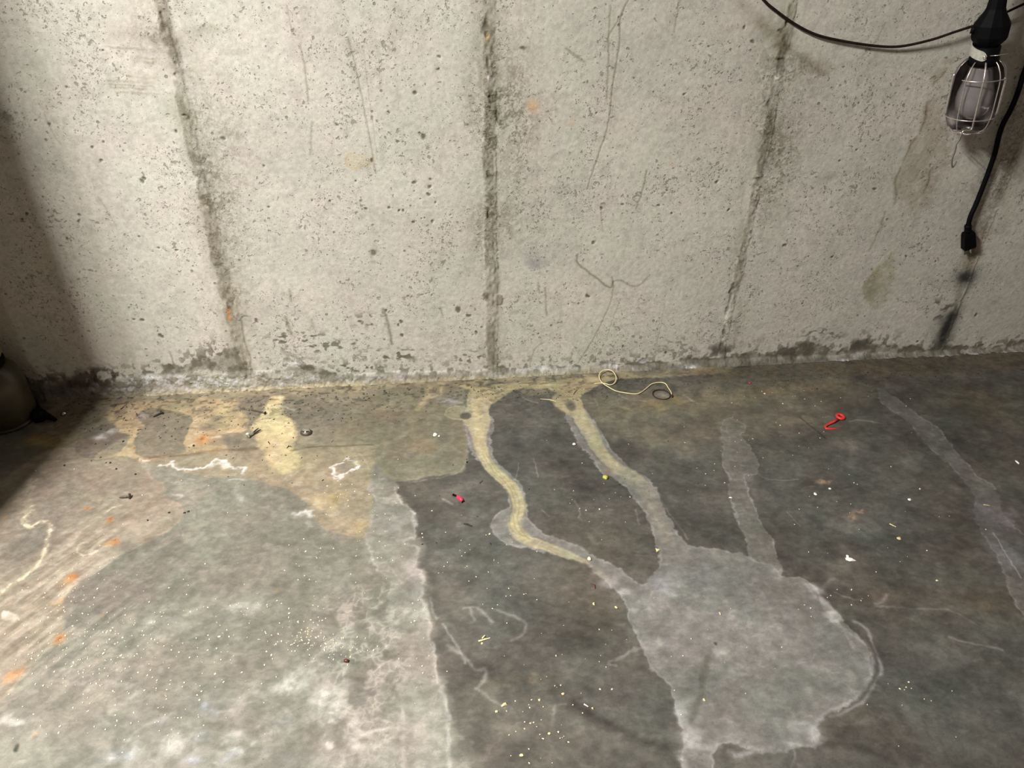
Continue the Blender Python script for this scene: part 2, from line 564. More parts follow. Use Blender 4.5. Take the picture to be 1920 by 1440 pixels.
    for px, py, rx, ry in ((1457, 148, 5, 9), (1480, 110, 8, 3), (1422, 330, 6, 3), (428, 570, 5, 5), (1362, 600, 3, 16), (917, 146, 3, 6), (374, 338, 4, 4), (386, 387, 3, 3), (332, 145, 3, 3), (1888, 300, 3, 8)):
        c, ax, ay = ellipse_of(W, px, py, rx, ry)
        S.blob(c, ax, ay, col=(.66, .63, .57), alpha=.75, w1=.012, w2=.008, hgt=.003, fine=.5)
    # smooth raised scab right of the middle joint
    S.poly([W(930, 553), W(941, 553), W(941, 569), W(929, 569)], col=(.25, .235, .185), alpha=.8, w1=.002, w2=.002, soft=.002, hgt=.002)
    S.poly([W(443, 560), W(462, 588), W(468, 592), W(455, 592), W(450, 600), W(440, 590)], col=(.36, .34, .28), alpha=.6, w1=.004, w2=.002, soft=.002, hgt=.002)
    S.line([W(452, 600), W(458, 640), W(468, 670), W(468, 685)], .0025, mul=(.62, .6, .55), w1=.003, w2=.001, hgt=.001)
    # rust runs
    S.line([W(430, 582), W(432, 600)], .004, col=(.42, .20, .07), alpha=.8, w2=.006)
    for px, py, r, a in ((998, 201, 9, .75), (1002, 205, 14, .3), (917, 72, 6, .5), (1068, 228, 9, .35), (1264, 306, 7, .4)):
        c, ax, ay = ellipse_of(W, px, py, r, r)
        S.blob(c, ax, ay, col=(.50, .32, .13), alpha=a, nz=.4, exp=2.5)
    S.poly([W(648, 292), W(668, 287), W(700, 295), W(705, 302), W(690, 312), W(668, 318), W(650, 308)], col=(.50, .43, .28), alpha=.35, rim=(.42, .30, .14), rima=.5, rimw=.002)
    # damp brown run on the right, olive patch under it
    S.poly([W(1770, 110), W(1785, 125), W(1760, 200), W(1790, 260), W(1765, 330), W(1735, 390), W(1712, 415), W(1690, 385), W(1682, 340), W(1710, 260), W(1745, 160)],
           mul=(.74, .68, .62), alpha=.75, soft=.012, w1=.05, w2=.02, nz=.65, lo=.38, hi=.55)
    S.line([W(1780, 130), W(1745, 165), W(1735, 215), W(1705, 280), W(1683, 335), W(1680, 385)], .0035, mul=(.62, .58, .5), nz=.7, w1=.03)
    S.line([W(1760, 300), W(1740, 345), W(1725, 385)], .003, mul=(.6, .56, .5), nz=.5, w1=.03)
    S.poly([W(1665, 480), W(1670, 510), W(1660, 555), W(1635, 572), W(1615, 560), W(1622, 530), W(1645, 505)], mul=(.70, .68, .52), alpha=.9, soft=.006, w1=.04, w2=.02, nz=.5)
    S.line([W(1660, 400), W(1640, 450), W(1630, 470)], .003, mul=(.7, .68, .6), nz=.6, w1=.02)
    # dark sweep of grime joining the right joint
    S.line([W(1385, -5), W(1415, 30), W(1445, 65), W(1475, 95), W(1510, 120), W(1540, 135)], .014, mul=(.66, .62, .56), alpha=.95, nz=.5, w1=.02, lo=.3)
    S.line([W(1470, 60), W(1468, 90), W(1462, 110)], .016, mul=(.62, .58, .52), alpha=.9, nz=.3)
    S.blob(*ellipse_of(W, 1600, 120, 90, 14), mul=(.84, .84, .83), alpha=.7, nz=.4)
    S.blob(*ellipse_of(W, 320, 75, 60, 22), mul=(.74, .72, .69), alpha=.8, nz=.4)
    S.blob(*ellipse_of(W, 230, 60, 60, 18), mul=(.84, .81, .80), alpha=.7, nz=.4)
    S.blob(*ellipse_of(W, 400, 60, 40, 8), mul=(.74, .72, .66), alpha=.8, nz=.8)
    for y, x0, x1 in ((87, 195, 285), (105, 245, 290), (112, 250, 285), (142, 240, 290), (150, 200, 290), (157, 205, 288), (163, 208, 290), (172, 215, 296)):
        S.line([W(x0, y), W((x0 + x1) / 2, y + 3), W(x1, y + 5)], .0022, mul=(.60, .57, .50), alpha=.75, nz=.6, w1=.004)
    S.poly([W(243, 135), W(292, 138), W(292, 150), W(243, 146)], mul=(.72, .70, .62), alpha=.6, nz=.7, soft=.006)
    # hairline cracks and scrapes
    hl = [([(1180, -5), (1165, 30), (1161, 90), (1150, 150), (1143, 210), (1133, 260), (1115, 310), (1100, 355)], .0014, .8),
          ([(1145, 10), (1143, 60), (1140, 130), (1138, 185)], .0016, .6), ([(1165, 30), (1145, 65), (1140, 80)], .0015, .6),
          ([(1275, 0), (1265, 60)], .0014, .5), ([(1212, 320), (1205, 355), (1193, 392)], .0016, .7), ([(1128, 395), (1131, 435)], .0014, .5),
          ([(653, 70), (668, 130), (680, 190), (693, 260), (705, 325)], .0014, .6), ([(682, 85), (687, 140), (700, 240), (708, 300)], .0010, .35),
          ([(1083, 478), (1085, 495), (1110, 515), (1128, 530), (1145, 540), (1150, 530)], .0022, .85),
          ([(1148, 520), (1150, 545), (1135, 590), (1110, 640), (1085, 680)], .0014, .6), ([(1163, 560), (1145, 610), (1137, 640)], .0012, .4),
          ([(1150, 528), (1165, 526), (1175, 532), (1190, 538), (1205, 530), (1220, 515)], .002, .6),
          ([(719, 580), (728, 610), (735, 645)], .003, .75), ([(826, 576), (829, 592)], .0022, .6), ([(1009, 530), (1012, 550)], .002, .5),
          ([(1022, 540), (1026, 590)], .0018, .6), ([(1020, 642), (1002, 655), (993, 690)], .0018, .5), ([(560, 330), (600, 430)], .0006, .2),
          ([(543, 545), (547, 565)], .003, .55), ([(536, 595), (545, 620), (548, 628)], .004, .7), ([(585, 600), (588, 615)], .003, .4),
          ([(537, 10), (548, 65)], .0014, .5), ([(563, 85), (573, 130), (578, 190)], .0018, .55), ([(585, 230), (582, 290)], .002, .4),
          ([(1660, 45), (1640, 80), (1610, 110)], .002, .4), ([(1480, 400), (1490, 395)], .002, .5),
          ([(82, 215), (95, 240), (112, 270)], .0012, .4), ([(185, 370), (205, 400), (220, 430)], .0012, .35),
          ([(1250, 560), (1230, 650)], .0008, .3), ([(1655, 410), (1640, 450)], .002, .4)]
    for pts, w, a in hl:
        S.line([W(*q) for q in pts], w * 1.25, mul=(.42, .39, .32), alpha=a, w1=.004, w2=.003, hgt=-.0006)
    S.poly([W(1058, 91), W(1068, 93), W(1095, 112), W(1093, 116), W(1080, 110)], mul=(.58, .56, .52), alpha=.85, soft=.002, w1=.003)
    S.poly([W(985, 488), W(1010, 484), W(1032, 488), W(1025, 500), W(1010, 507), W(990, 503)], col=(.25, .245, .27), alpha=.55, soft=.007, nz=.5)
    S.blob(*ellipse_of(W, 1005, 470, 40, 14), mul=(.9, .89, .93), alpha=.8)
    # cluster of larger bug holes, then individual ones
    for px, py, r in ((777, 341, 4.5), (807, 336, 4), (805, 349, 4), (805, 363, 4.5), (778, 356, 2), (686, 391, 3.5), (728, 389, 3.5), (748, 396, 2.5), (812, 415, 4),
                      (790, 408, 2), (796, 407, 2), (701, 473, 6), (779, 175, 5), (793, 257, 6), (788, 250, 3), (825, 105, 4), (822, 130, 4), (729, 210, 4), (697, 300, 4.5),
                      (745, 265, 3), (818, 378, 3), (845, 404, 2), (1120, 212, 2), (1235, 383, 2.5), (1252, 357, 2.5), (1228, 360, 2), (1166, 385, 3), (1113, 455, 4),
                      (1610, 190, 2), (1607, 281, 2), (1349, 333, 2), (1128, 392, 3), (122, 164, 3), (193, 97, 2.5), (217, 178, 2), (106, 170, 2), (65, 225, 2.5), (90, 230, 3.5),
                      (193, 265, 3), (173, 275, 3), (332, 246, 4), (190, 302, 3), (233, 285, 2), (265, 340, 5), (270, 335, 4), (50, 402, 4), (148, 405, 3.5), (39, 410, 3),
                      (502, 389, 3), (620, 376, 3), (587, 376, 2), (493, 313, 3), (417, 258, 5), (630, 232, 3.5), (756, 395, 3), (775, 415, 3), (668, 340, 3),
                      (148, 415, 3), (125, 448, 3), (262, 446, 3), (298, 466, 3), (330, 470, 2.5), (301, 631, 4.5), (481, 602, 4.5), (250, 599, 3), (267, 602, 4),
                      (723, 581, 3.5), (752, 602, 4), (747, 608, 3), (752, 629, 4), (675, 604, 3), (887, 628, 2), (1067, 572, 2), (894, 623, 3), (1168, 650, 3),
                      (1102, 553, 4), (1009, 626, 2), (880, 591, 4), (860, 580, 7), (1560, 480, 2.5), (1470, 460, 4), (1392, 512, 2), (1505, 570, 2), (1250, 660, 3),
                      (1830, 590, 3), (1755, 490, 2.5), (1700, 480, 3), (1285, 175, 3), (1330, 88, 3), (1412, 78, 5), (1395, 52, 4), (1575, 300, 3), (1640, 355, 4),
                      (1345, 340, 3), (1480, 240, 2), (1365, 395, 3), (1720, 640, 3), (1815, 665, 3), (1260, 400, 3), (980, 90, 6)):
        c, ax, ay = ellipse_of(W, px, py, r * .85, r * .85)
        S.blob(c, ax, ay, col=(.075, .068, .048), alpha=.85, w1=.006, w2=.008, exp=5, hgt=-.0022)
    for px, py, rx, ry, a in ((95, 5, 5, 5, .5), (10, 218, 9, 12, .8), (550, 150, 4, 4, .5), (182, 300, 8, 14, .25), (445, 255, 6, 8, .4), (700, 473, 9, 8, .4), (982, 90, 8, 8, .4),
                              (1630, 540, 12, 20, .3), (1215, 180, 8, 9, .35), (1168, 310, 9, 8, .3), (1490, 280, 6, 6, .4), (700, 490, 6, 4, .4), (968, 586, 6, 5, .3),
                              (822, 440, 6, 6, .4), (1132, 320, 8, 12, .3), (1555, 330, 14, 8, .35)):
        c, ax, ay = ellipse_of(W, px, py, rx, ry)
        S.blob(c, ax, ay, col=(.20, .185, .14), alpha=a, nz=.3, w1=.01, w2=.008, exp=3)
    # soot-black rub marks low on the right
    S.blob(*ellipse_of(W, 1811, 521, 19, 14), col=(.016, .015, .017), alpha=1.0, nz=.2, w1=.008, lo=.25, exp=2.6)
    S.blob(*ellipse_of(W, 1811, 521, 24, 17), col=(.05, .045, .045), alpha=.45, nz=.5)
    S.line([W(1783, 592), W(1775, 610), W(1769, 628), W(1763, 645)], .017, col=(.014, .013, .016), alpha=1.0, nz=.12, w1=.008, lo=.25, exp=2.6)
    S.line([W(1783, 592), W(1775, 610), W(1763, 650)], .032, col=(.04, .037, .037), alpha=.5, nz=.5)
    S.poly([W(1735, 575), W(1755, 560), W(1785, 570), W(1790, 585), W(1755, 600)], col=(.07, .055, .045), alpha=.8, nz=1.0, lo=.50, hi=.58, soft=.01)
    S.line([W(1840, 440), W(1825, 470), W(1815, 500)], .02, mul=(.66, .56, .50), alpha=.8, nz=.5, w1=.01)
    S.line([W(1822, 530), W(1800, 570), W(1790, 600)], .003, mul=(.65, .6, .55), alpha=.8)
    # the dirty foot of the wall: damp band, patches of dark algae, crumbly salts
    n = fbm(X * 45, Y * 45, 2, 3)
    prof_x = [-1.3, -1.05, -.95, -.85, -.78, -.70, -.66, -.62, -.605, -.56, -.50, -.40, -.20, -.05, .1, .3, .5, .62, .68, .75, .85, .95, 1.0, 1.1, 1.2, 1.5]
    prof_z = [.055, .05, .045, .055, .075, .095, .115, .12, .06, .035, .06, .035, .025, .015, .018, .02, .02, .02, .035, .03, .05, .03, .055, .03, .02, .02]
    pz = np.interp(X, prof_x, prof_z).astype(np.float32) + .035 * (S.n1 - .5) + .02 * (n - .5)
    a = sm(.004, -.004, Y - pz) * (.55 + .45 * sm(.35, .6, n))
    S.c += (np.array((.120, .112, .078), np.float32) - S.c) * (a * .93)[..., None]
    spk = sm(.58, .66, fbm(X * 95, Y * 80, 1, 2)) * np.clip(1 - (Y - pz) / .055, 0, 1) * (Y > pz - .01)
    S.c += (np.array((.11, .10, .07), np.float32) - S.c) * (spk * .8)[..., None]
    # rough mortar lip with whitish salts, thick on the left, thin on the right
    lp = np.interp(X, [-1.3, -1.0, -.9, -.7, -.6, -.5, -.42, -.3, 0, .2, .5, .62, 1.5], [.040, .042, .05, .052, .050, .040, .024, .028, .016, .009, .011, .012, .006]).astype(np.float32)
    lp = lp + .018 * (S.n1 - .5)
    lip = sm(.004, -.006, Y - lp)
    salt = sm(.50, .66, fbm(X * 60, Y * 100, 5, 4, .65)) * np.interp(X, [-1.3, -1.0, -.92, -.5, -.42, 0, .5, .6, 1.5], [.2, .3, .9, .85, .7, .6, .4, .3, .6]).astype(np.float32)
    lipc = (np.array((.22, .20, .16), np.float32) + np.array((.16, .155, .14), np.float32) * sm(.35, .65, fbm(X * 25, Y * 40, 3, 4))[..., None]) * (1 - salt[..., None]) + np.array((.50, .49, .495), np.float32)[None, None] * salt[..., None]
    dim = np.interp(X, [-1.3, -.98, -.85, -.3, .2, .7, 1.4], [.35, .4, 1, .8, .6, .40, .45]).astype(np.float32)
    S.c += (lipc * dim[..., None] - S.c) * (lip * .88)[..., None]
    S.h += lip * (.006 + .010 * np.clip(1 - Y / np.maximum(lp, .004), 0, 1) + .008 * (fbm(X * 80, Y * 80, 3, 3, .7) - .5))
    # pale ochre silt on the very bottom of the lip, dirt at the far right
    z0 = sm(.016, .002, Y + .006 * (n - .5)) * np.interp(X, [-1.0, -.9, -.7, -.35, -.3, .3, .4, 2], [.1, .35, .75, .8, .35, .3, 0, 0])
    S.c += (np.array((.50, .43, .26), np.float32) - S.c) * (z0 * .8)[..., None]
    for px, py, rx, ry in ((1500, 655, 30, 10), (1470, 665, 40, 8), (1605, 650, 22, 14), (1560, 632, 20, 4), (1755, 650, 18, 7), (1350, 655, 22, 10), (1540, 640, 12, 5), (1690, 650, 14, 5)):
        c, ax, ay = ellipse_of(W, px, py, rx, ry)
        S.blob(c, ax, ay, col=(.085, .078, .06), alpha=.95, nz=.8, lo=.40, hi=.5, w1=.02, exp=3)
    for px, py, rx, ry in ((1030, 690, 60, 5), (1165, 685, 35, 6), (1210, 680, 18, 5), (1290, 686, 20, 4), (1810, 661, 90, 3), (1680, 665, 25, 3), (1570, 672, 14, 4), (1600, 668, 8, 5), (545, 682, 30, 7), (300, 702, 40, 6), (180, 720, 12, 7)):
        c, ax, ay = ellipse_of(W, px, py, rx, ry)
        S.blob(c, ax, ay, col=(.66, .66, .68), alpha=.75, nz=.8, lo=.42, hi=.56, w1=.02, exp=3, fine=.4)
    S.poly([W(140, 700), W(175, 690), W(225, 692), W(235, 715), W(180, 722), W(130, 722)], col=(.05, .035, .025), alpha=.8, nz=1.0, lo=.42, hi=.5, soft=.008)
    # sprays of small dark pocks
    for px, py, rx, ry, a in ((560, 635, 60, 12, .9), (620, 650, 80, 10, .8), (740, 665, 60, 10, .9), (880, 670, 30, 12, .8), (690, 600, 40, 12, .7), (780, 560, 30, 15, .5), (660, 690, 60, 8, .9), (1540, 625, 40, 10, .7), (1280, 650, 40, 20, .5)):
        c, ax, ay = ellipse_of(W, px, py, rx, ry)
        s = S.sub([(c[0] - ax * 2, c[1] - ay * 2), (c[0] + ax * 2, c[1] + ay * 2)], .01)
        xx, yy = X[s], Y[s]
        g = np.exp(-((xx - c[0]) / ax) ** 2 - ((yy - c[1]) / ay) ** 2)
        v = sm(.60, .66, fbm(xx * 85, yy * 130, 7, 2)) * np.clip(g * 1.6, 0, 1) * a
        S.blend(s, (.11, .10, .075), v)
    S.c *= (1 - .10 * sm(.55, .7, fbm(X * 55, Y * 55, 1, 3)))[..., None]
    return S


def floor_surface():
    S = Surf(axis(-1.30, 1.50, 0.0017, -2.6, 2.8), axis(-1.18, 0.0, 0.0017, -5.0, 0.04))
    X, Y = S.X, S.Y
    dark = np.array((.098, .094, .080), np.float32)
    t = fbm(X * 3.5, Y * 5.5, 1, 4); t2 = fbm(X * 11 + Y * 3, Y * 20, 4, 5, .6)
    S.c[:] = dark * (1 + .8 * (t - .5) + 1.0 * (t2 - .5) + .35 * (S.n1 - .5))[..., None]
    hue = fbm(X * 6, Y * 6, 6, 3)
    S.c *= 1 + np.array((.10, 0, -.06), np.float32) * (hue - .5)[..., None] * 2
    S.h[:] = .0016 * (fbm(X * 4, Y * 4, 3, 3) - .5)

    def P(*pts): return [F(*q) for q in pts]

    def el(px, py, rx, ry): return ellipse_of(F, px, py, rx, ry)

    def B(px, py, rx, ry, **kw):
        c, ax, ay = el(px, py, rx, ry); S.blob(c, ax, ay, **kw)

    # ---- the paler left half of the slab
    S.poly(P((640, 728), (870, 718), (872, 770), (780, 790), (640, 790)), col=(.19, .175, .125), alpha=.8, soft=.008, w1=.02, nz=.3)
    left = P((690, 690), (700, 760), (700, 800), (705, 840), (735, 905), (755, 950), (785, 1010), (790, 1060), (800, 1130), (815, 1200), (825, 1260), (840, 1330), (842, 1460),
             (700, 1520), (300, 1560), (-150, 1560), (-300, 1000), (-200, 690))
    S.poly(left, col=(.190, .178, .142), alpha=.92, soft=.008, w1=.03, nz=.3)
    S.poly(P((260, 860), (460, 830), (700, 835), (720, 900), (760, 960), (790, 1060), (812, 1200), (835, 1330), (842, 1480), (150, 1520), (-50, 1460), (-60, 1300), (40, 1210), (140, 1060), (310, 1010), (345, 950), (310, 900)),
           col=(.212, .205, .165), alpha=.75, soft=.018, w1=.03, nz=.3)
    s = S.sub(left, .0)
    # bottom-left grows whiter towards the camera
    S.poly(P((150, 1520), (220, 1400), (300, 1350), (420, 1290), (520, 1260), (600, 1200), (700, 1120), (800, 1180), (835, 1330), (842, 1480)), col=(.270, .258, .224), alpha=.7, soft=.03, w1=.08, nz=.8)
    S.poly(P((-100, 1430), (60, 1360), (100, 1340), (60, 1420), (-100, 1480)), col=(.26, .245, .20), alpha=.6, soft=.015, w1=.03, nz=.3)
    # streaky beige wash sweeping from the wall to the left edge
    wash = P((262, 850), (285, 890), (310, 905), (312, 930), (337, 942), (345, 962), (325, 990), (285, 1012), (240, 1035), (180, 1060), (150, 1100), (130, 1160), (70, 1240), (-20, 1340), (-150, 1400), (-200, 1100), (-60, 880), (30, 850), (110, 840))
    S.poly(wash, col=(.290, .240, .180), alpha=.88, soft=.003, w1=.010, nz=.15, rim=(.38, .33, .25), rima=.7, rimw=.003)
    st = fbm((X * .8 - Y * .6) * 60, (X * .6 + Y * .8) * 9, 5, 4, .6)
    c, ax, ay = el(120, 1110, 170, 160)
    g = np.exp(-((X - c[0]) / ax) ** 2 - ((Y - c[1]) / ay) ** 2)
    S.c += (np.array((.40, .355, .29), np.float32) - S.c) * (g * sm(.48, .68, st) * .6)[..., None]
    S.c *= (1 - .22 * g * sm(.52, .38, st))[..., None]
    B(40, 905, 80, 40, col=(.155, .140, .112), alpha=.6, nz=.5)
    B(60, 1010, 55, 60, col=(.150, .135, .112), alpha=.8, nz=.4, exp=3)
    B(110, 940, 60, 40, col=(.16, .14, .115), alpha=.6, nz=.4)
    B(245, 905, 60, 25, col=(.20, .165, .135), alpha=.5, nz=.4)
    S.poly(P((-10, 800), (45, 800), (100, 812), (120, 830), (75, 852), (40, 872), (-10, 900)), col=(.118, .115, .095), alpha=.85, soft=.008, w1=.01)  # cast shadow on the floor by the bottle, painted into the slab colour
    S.poly(P((150, 1085), (210, 1065), (290, 1030), (330, 1060), (280, 1110), (190, 1150), (135, 1180), (130, 1130)), col=(.165, .150, .128), alpha=.85, soft=.010, w1=.03, nz=.4)
    B(235, 1030, 22, 12, col=(.14, .12, .1), alpha=.7)
    B(270, 1110, 60, 40, col=(.165, .15, .13), alpha=.6, nz=.5)
    B(100, 1225, 70, 25, col=(.15, .14, .115), alpha=.6, nz=.5)
    B(60, 1330, 50, 40, col=(.16, .145, .12), alpha=.6, nz=.4)
    B(380, 1320, 45, 25, col=(.17, .17, .155), alpha=.75, nz=.4)
    B(240, 1350, 120, 22, col=(.18, .17, .145), alpha=.6, nz=.4)
    B(420, 980, 100, 50, col=(.225, .218, .172), alpha=.6, nz=.3)
    S.poly(P((258, 862), (330, 860), (470, 870), (470, 950), (420, 960), (350, 960), (335, 935), (310, 930), (308, 905), (285, 885)), col=(.235, .228, .182), alpha=.9, soft=.004, w1=.008, nz=.2)
    # warm tan panel left of the step line
    S.poly(P((270, 855), (360, 845), (560, 838), (703, 835), (703, 870), (696, 905), (698, 960), (694, 1006), (640, 1004), (600, 985), (560, 930), (470, 900), (380, 892), (300, 870)), col=(.315, .265, .178), alpha=.85, soft=.004, w1=.008, nz=.25)
    # ---- silt and ochre next to the wall
    och = (.46, .375, .205)
    och2 = (.50, .43, .245)
    S.poly(P((120, 742), (440, 722), (560, 722), (760, 712), (1130, 700), (1350, 684), (1345, 700), (1140, 712), (800, 726), (560, 742), (300, 752), (120, 756)), col=(.38, .315, .19), alpha=.7, soft=.005, w1=.02, nz=.5)
    S.poly(P((100, 748), (300, 745), (700, 735), (700, 830), (470, 845), (250, 868), (120, 830)), col=(.26, .225, .155), alpha=.75, soft=.01, w1=.03, nz=.2)
    S.poly(P((205, 768), (235, 755), (330, 750), (440, 748), (450, 770), (470, 790), (460, 810), (415, 815), (420, 850), (340, 850), (258, 866), (235, 858), (200, 858), (230, 840), (246, 816), (222, 812), (205, 790), (192, 780)),
           col=(.47, .365, .215), alpha=.86, soft=.004, w1=.018, w2=.008, nz=.2, rim=(.50, .42, .28), rima=.3)
    S.poly(P((262, 772), (290, 764), (330, 772), (355, 778), (361, 790), (350, 812), (346, 832), (350, 846), (300, 856), (259, 858), (252, 838), (256, 815), (268, 800), (255, 785)), col=(.172, .155, .122), alpha=.92, soft=.0025, w1=.014, w2=.006, nz=.15)
    S.poly(P((195, 795), (213, 792), (222, 812), (246, 815), (222, 826), (188, 846), (180, 856), (155, 858), (140, 842), (146, 815), (170, 805)), col=(.155, .130, .104), alpha=.92, soft=.0025, w1=.012, w2=.006, nz=.15, rim=(.40, .32, .2), rima=.35, rimw=.0015)
    S.poly(P((110, 770), (190, 765), (200, 780), (170, 800), (130, 820), (100, 800)), col=(.16, .125, .09), alpha=.7, soft=.01, nz=.3)
    S.blob(*el(196, 817, 20, 7), ang=.5, col=(.52, .49, .47), alpha=.9, nz=.6, exp=3, w1=.02)
    B(208, 808, 9, 5, col=(.60, .58, .56), alpha=.9, nz=.4, exp=3)
    B(265, 781, 9, 6, col=(.42, .41, .37), alpha=.8, nz=.4)
    for px, py, rx, ry in ((380, 768, 20, 7), (445, 765, 9, 10), (470, 752, 24, 8), (405, 787, 16, 6), (470, 775, 10, 6), (475, 795, 14, 8), (395, 803, 22, 6), (425, 830, 30, 8), (340, 758, 22, 5), (220, 775, 14, 8), (615, 780, 60, 22), (560, 790, 24, 18)):
        B(px, py, rx, ry, col=(.165, .145, .115), alpha=.8, nz=.45, exp=4, w1=.03)
    # ochre tongue and its spread
    S.poly(P((505, 744), (533, 744), (533, 772), (548, 793), (553, 815), (548, 838), (560, 850), (548, 872), (530, 893), (512, 880), (498, 855), (488, 838), (480, 820), (478, 800), (490, 785), (500, 768)),
           col=(.60, .50, .29), alpha=.9, soft=.007, w1=.028, w2=.012, nz=.15)
    B(420, 765, 14, 12, col=och2, alpha=.8, nz=.2, exp=3)
    B(340, 765, 16, 9, col=och2, alpha=.6, nz=.4)
    B(545, 870, 60, 25, col=(.43, .35, .2), alpha=.45, nz=.3)
    B(620, 930, 50, 22, col=(.40, .33, .18), alpha=.55, nz=.7, fine=.3)
    B(628, 935, 16, 8, col=(.30, .24, .08), alpha=.7, nz=.4, fine=.4)
    B(685, 990, 30, 20, col=(.42, .34, .18), alpha=.5, nz=.7)
    # olive film between the tan panel and the first stream
    S.poly(P((700, 735), (760, 725), (865, 722), (868, 785), (880, 830), (873, 872), (862, 884), (800, 895), (745, 905), (722, 890), (705, 860), (703, 835), (640, 825), (640, 790)), col=(.205, .188, .128), alpha=.9, soft=.004, w1=.014, nz=.1, rim=(.27, .26, .2), rima=.3)
    S.poly(P((790, 830), (835, 825), (866, 848), (873, 872), (850, 885), (765, 900), (740, 890), (760, 850)), col=(.215, .208, .152), alpha=.55, soft=.004, rim=(.27, .26, .21), rima=.45, rimw=.002)
    B(795, 840, 26, 10, col=(.27, .18, .09), alpha=.5, nz=.4)
    B(740, 780, 30, 10, col=(.19, .15, .115), alpha=.6)
    B(840, 818, 16, 6, col=(.15, .14, .11), alpha=.7)
    S.line(P((805, 722), (803, 740), (795, 752), (783, 765)), .008, col=(.42, .36, .22), alpha=.75, w1=.012, nz=.4)
    S.line(P((826, 724), (827, 740), (810, 745)), .004, col=(.42, .36, .22), alpha=.6, w1=.012)
    B(775, 800, 8, 22, col=(.26, .24, .16), alpha=.5)
    B(845, 750, 22, 9, col=(.24, .24, .22), alpha=.8, nz=.3)
    B(848, 752, 16, 4, col=(.36, .36, .34), alpha=.7, nz=.6)
    # seam / step line on the left
    S.line(P((255, 862), (300, 856), (345, 852), (420, 845), (480, 842)), .0065, mul=(.58, .50, .47), alpha=1.0, nz=.35, w1=.008)
    S.line(P((545, 845), (580, 838), (640, 836), (700, 833)), .003, mul=(.50, .45, .40), alpha=.85, nz=.3, w1=.004, hgt=-.001)
    S.line(P((20, 868), (120, 862), (220, 862)), .002, mul=(.65, .6, .55), alpha=.5, nz=.4)
    S.poly(P((1110, 740), (1250, 728), (1420, 716), (1620, 725), (1560, 790), (1430, 820), (1300, 850), (1200, 840), (1140, 810)), col=(.185, .168, .122), alpha=.6, soft=.035, w1=.06, nz=.35)
    # ---- the pale grey dried puddles
    pud = (.225, .222, .205)
    rimc = (.34, .335, .32)
    big = P((1098, 770), (1110, 785), (1130, 812), (1150, 848), (1170, 868), (1210, 893), (1230, 915), (1245, 948), (1262, 985), (1280, 1010), (1310, 1026), (1350, 1031), (1400, 1042), (1425, 1050), (1455, 1060), (1470, 1078),
            (1500, 1083), (1525, 1098), (1545, 1128), (1568, 1150), (1600, 1185), (1628, 1215), (1632, 1262), (1612, 1290), (1590, 1320), (1548, 1345), (1530, 1362), (1538, 1390), (1520, 1402), (1490, 1400), (1460, 1408),
            (1420, 1412), (1385, 1400), (1355, 1395), (1340, 1420), (1335, 1480), (1285, 1480), (1283, 1400), (1270, 1330), (1255, 1290), (1222, 1258), (1205, 1215), (1192, 1195), (1177, 1165), (1170, 1130), (1150, 1105),
            (1128, 1085), (1108, 1066), (1080, 1050), (1030, 1040), (985, 1030), (948, 1022), (928, 1003), (921, 978), (938, 960), (954, 945), (946, 918), (917, 886), (886, 850), (871, 800), (866, 785), (876, 765),
            (900, 760), (922, 780), (925, 800), (920, 835), (934, 868), (972, 903), (986, 930), (985, 960), (1000, 985), (1035, 1003), (1075, 1018), (1110, 1040), (1150, 1063), (1180, 1082), (1200, 1090), (1222, 1078), (1238, 1053),
            (1228, 1010), (1215, 975), (1193, 935), (1160, 900), (1128, 886), (1112, 868), (1085, 832), (1062, 790), (1058, 770), (1070, 755))
    S.poly(big, col=pud, alpha=.88, soft=.0016, w1=.014, w2=.009, nz=.12, rim=rimc, rima=.6, rimw=.0024, sub=2)
    B(1380, 1170, 120, 70, col=(.285, .282, .262), alpha=.7, nz=.65, w1=.05)
    B(1290, 1200, 60, 50, col=(.27, .268, .252), alpha=.6, nz=.5)
    B(1310, 1080, 40, 20, col=(.25, .25, .25), alpha=.6, nz=.5)
    B(1235, 1095, 25, 18, col=(.28, .29, .31), alpha=.6, nz=.5)
    B(1420, 1280, 140, 45, col=(.20, .195, .175), alpha=.6, nz=.5)
    B(1520, 1160, 40, 30, col=(.19, .188, .17), alpha=.6, nz=.5)
    B(1500, 1230, 80, 30, col=(.26, .25, .235), alpha=.5, nz=.7)
    rp = random.Random(8)
    for _ in range(60):
        px_, py_ = rp.gauss(1380, 110), rp.gauss(1200, 85)
        B(px_, py_, rp.uniform(12, 45), rp.uniform(6, 20), mul=(1.28, 1.28, 1.29) if rp.random() < .55 else (.76, .75, .73), alpha=rp.uniform(.4, .9), nz=.8, w1=.06, w2=.015)
    # inner tide lines
    for pts, w, a in (([(1510, 1095), (1540, 1135), (1560, 1165), (1605, 1195), (1632, 1220), (1635, 1255), (1620, 1285)], .003, .55),
                      ([(1600, 1165), (1625, 1180), (1638, 1215), (1652, 1255), (1640, 1275), (1620, 1310), (1580, 1335), (1540, 1350)], .0028, .55),
                      ([(1240, 1085), (1222, 1110), (1215, 1130)], .002, .3), ([(1630, 1275), (1600, 1310), (1560, 1330), (1535, 1350), (1520, 1375)], .003, .6),
                      ([(1470, 1250), (1520, 1240), (1560, 1260), (1600, 1300)], .002, .3), ([(1570, 1165), (1590, 1195), (1600, 1220)], .003, .5),
                      ([(1370, 1412), (1390, 1418), (1430, 1405), (1460, 1392), (1500, 1395)], .004, .6), ([(1640, 1130), (1655, 1125), (1660, 1115)], .003, .3),
                      ([(1480, 1395), (1490, 1420), (1480, 1450)], .002, .3), ([(1290, 1010), (1260, 970), (1240, 935)], .0015, .3)):
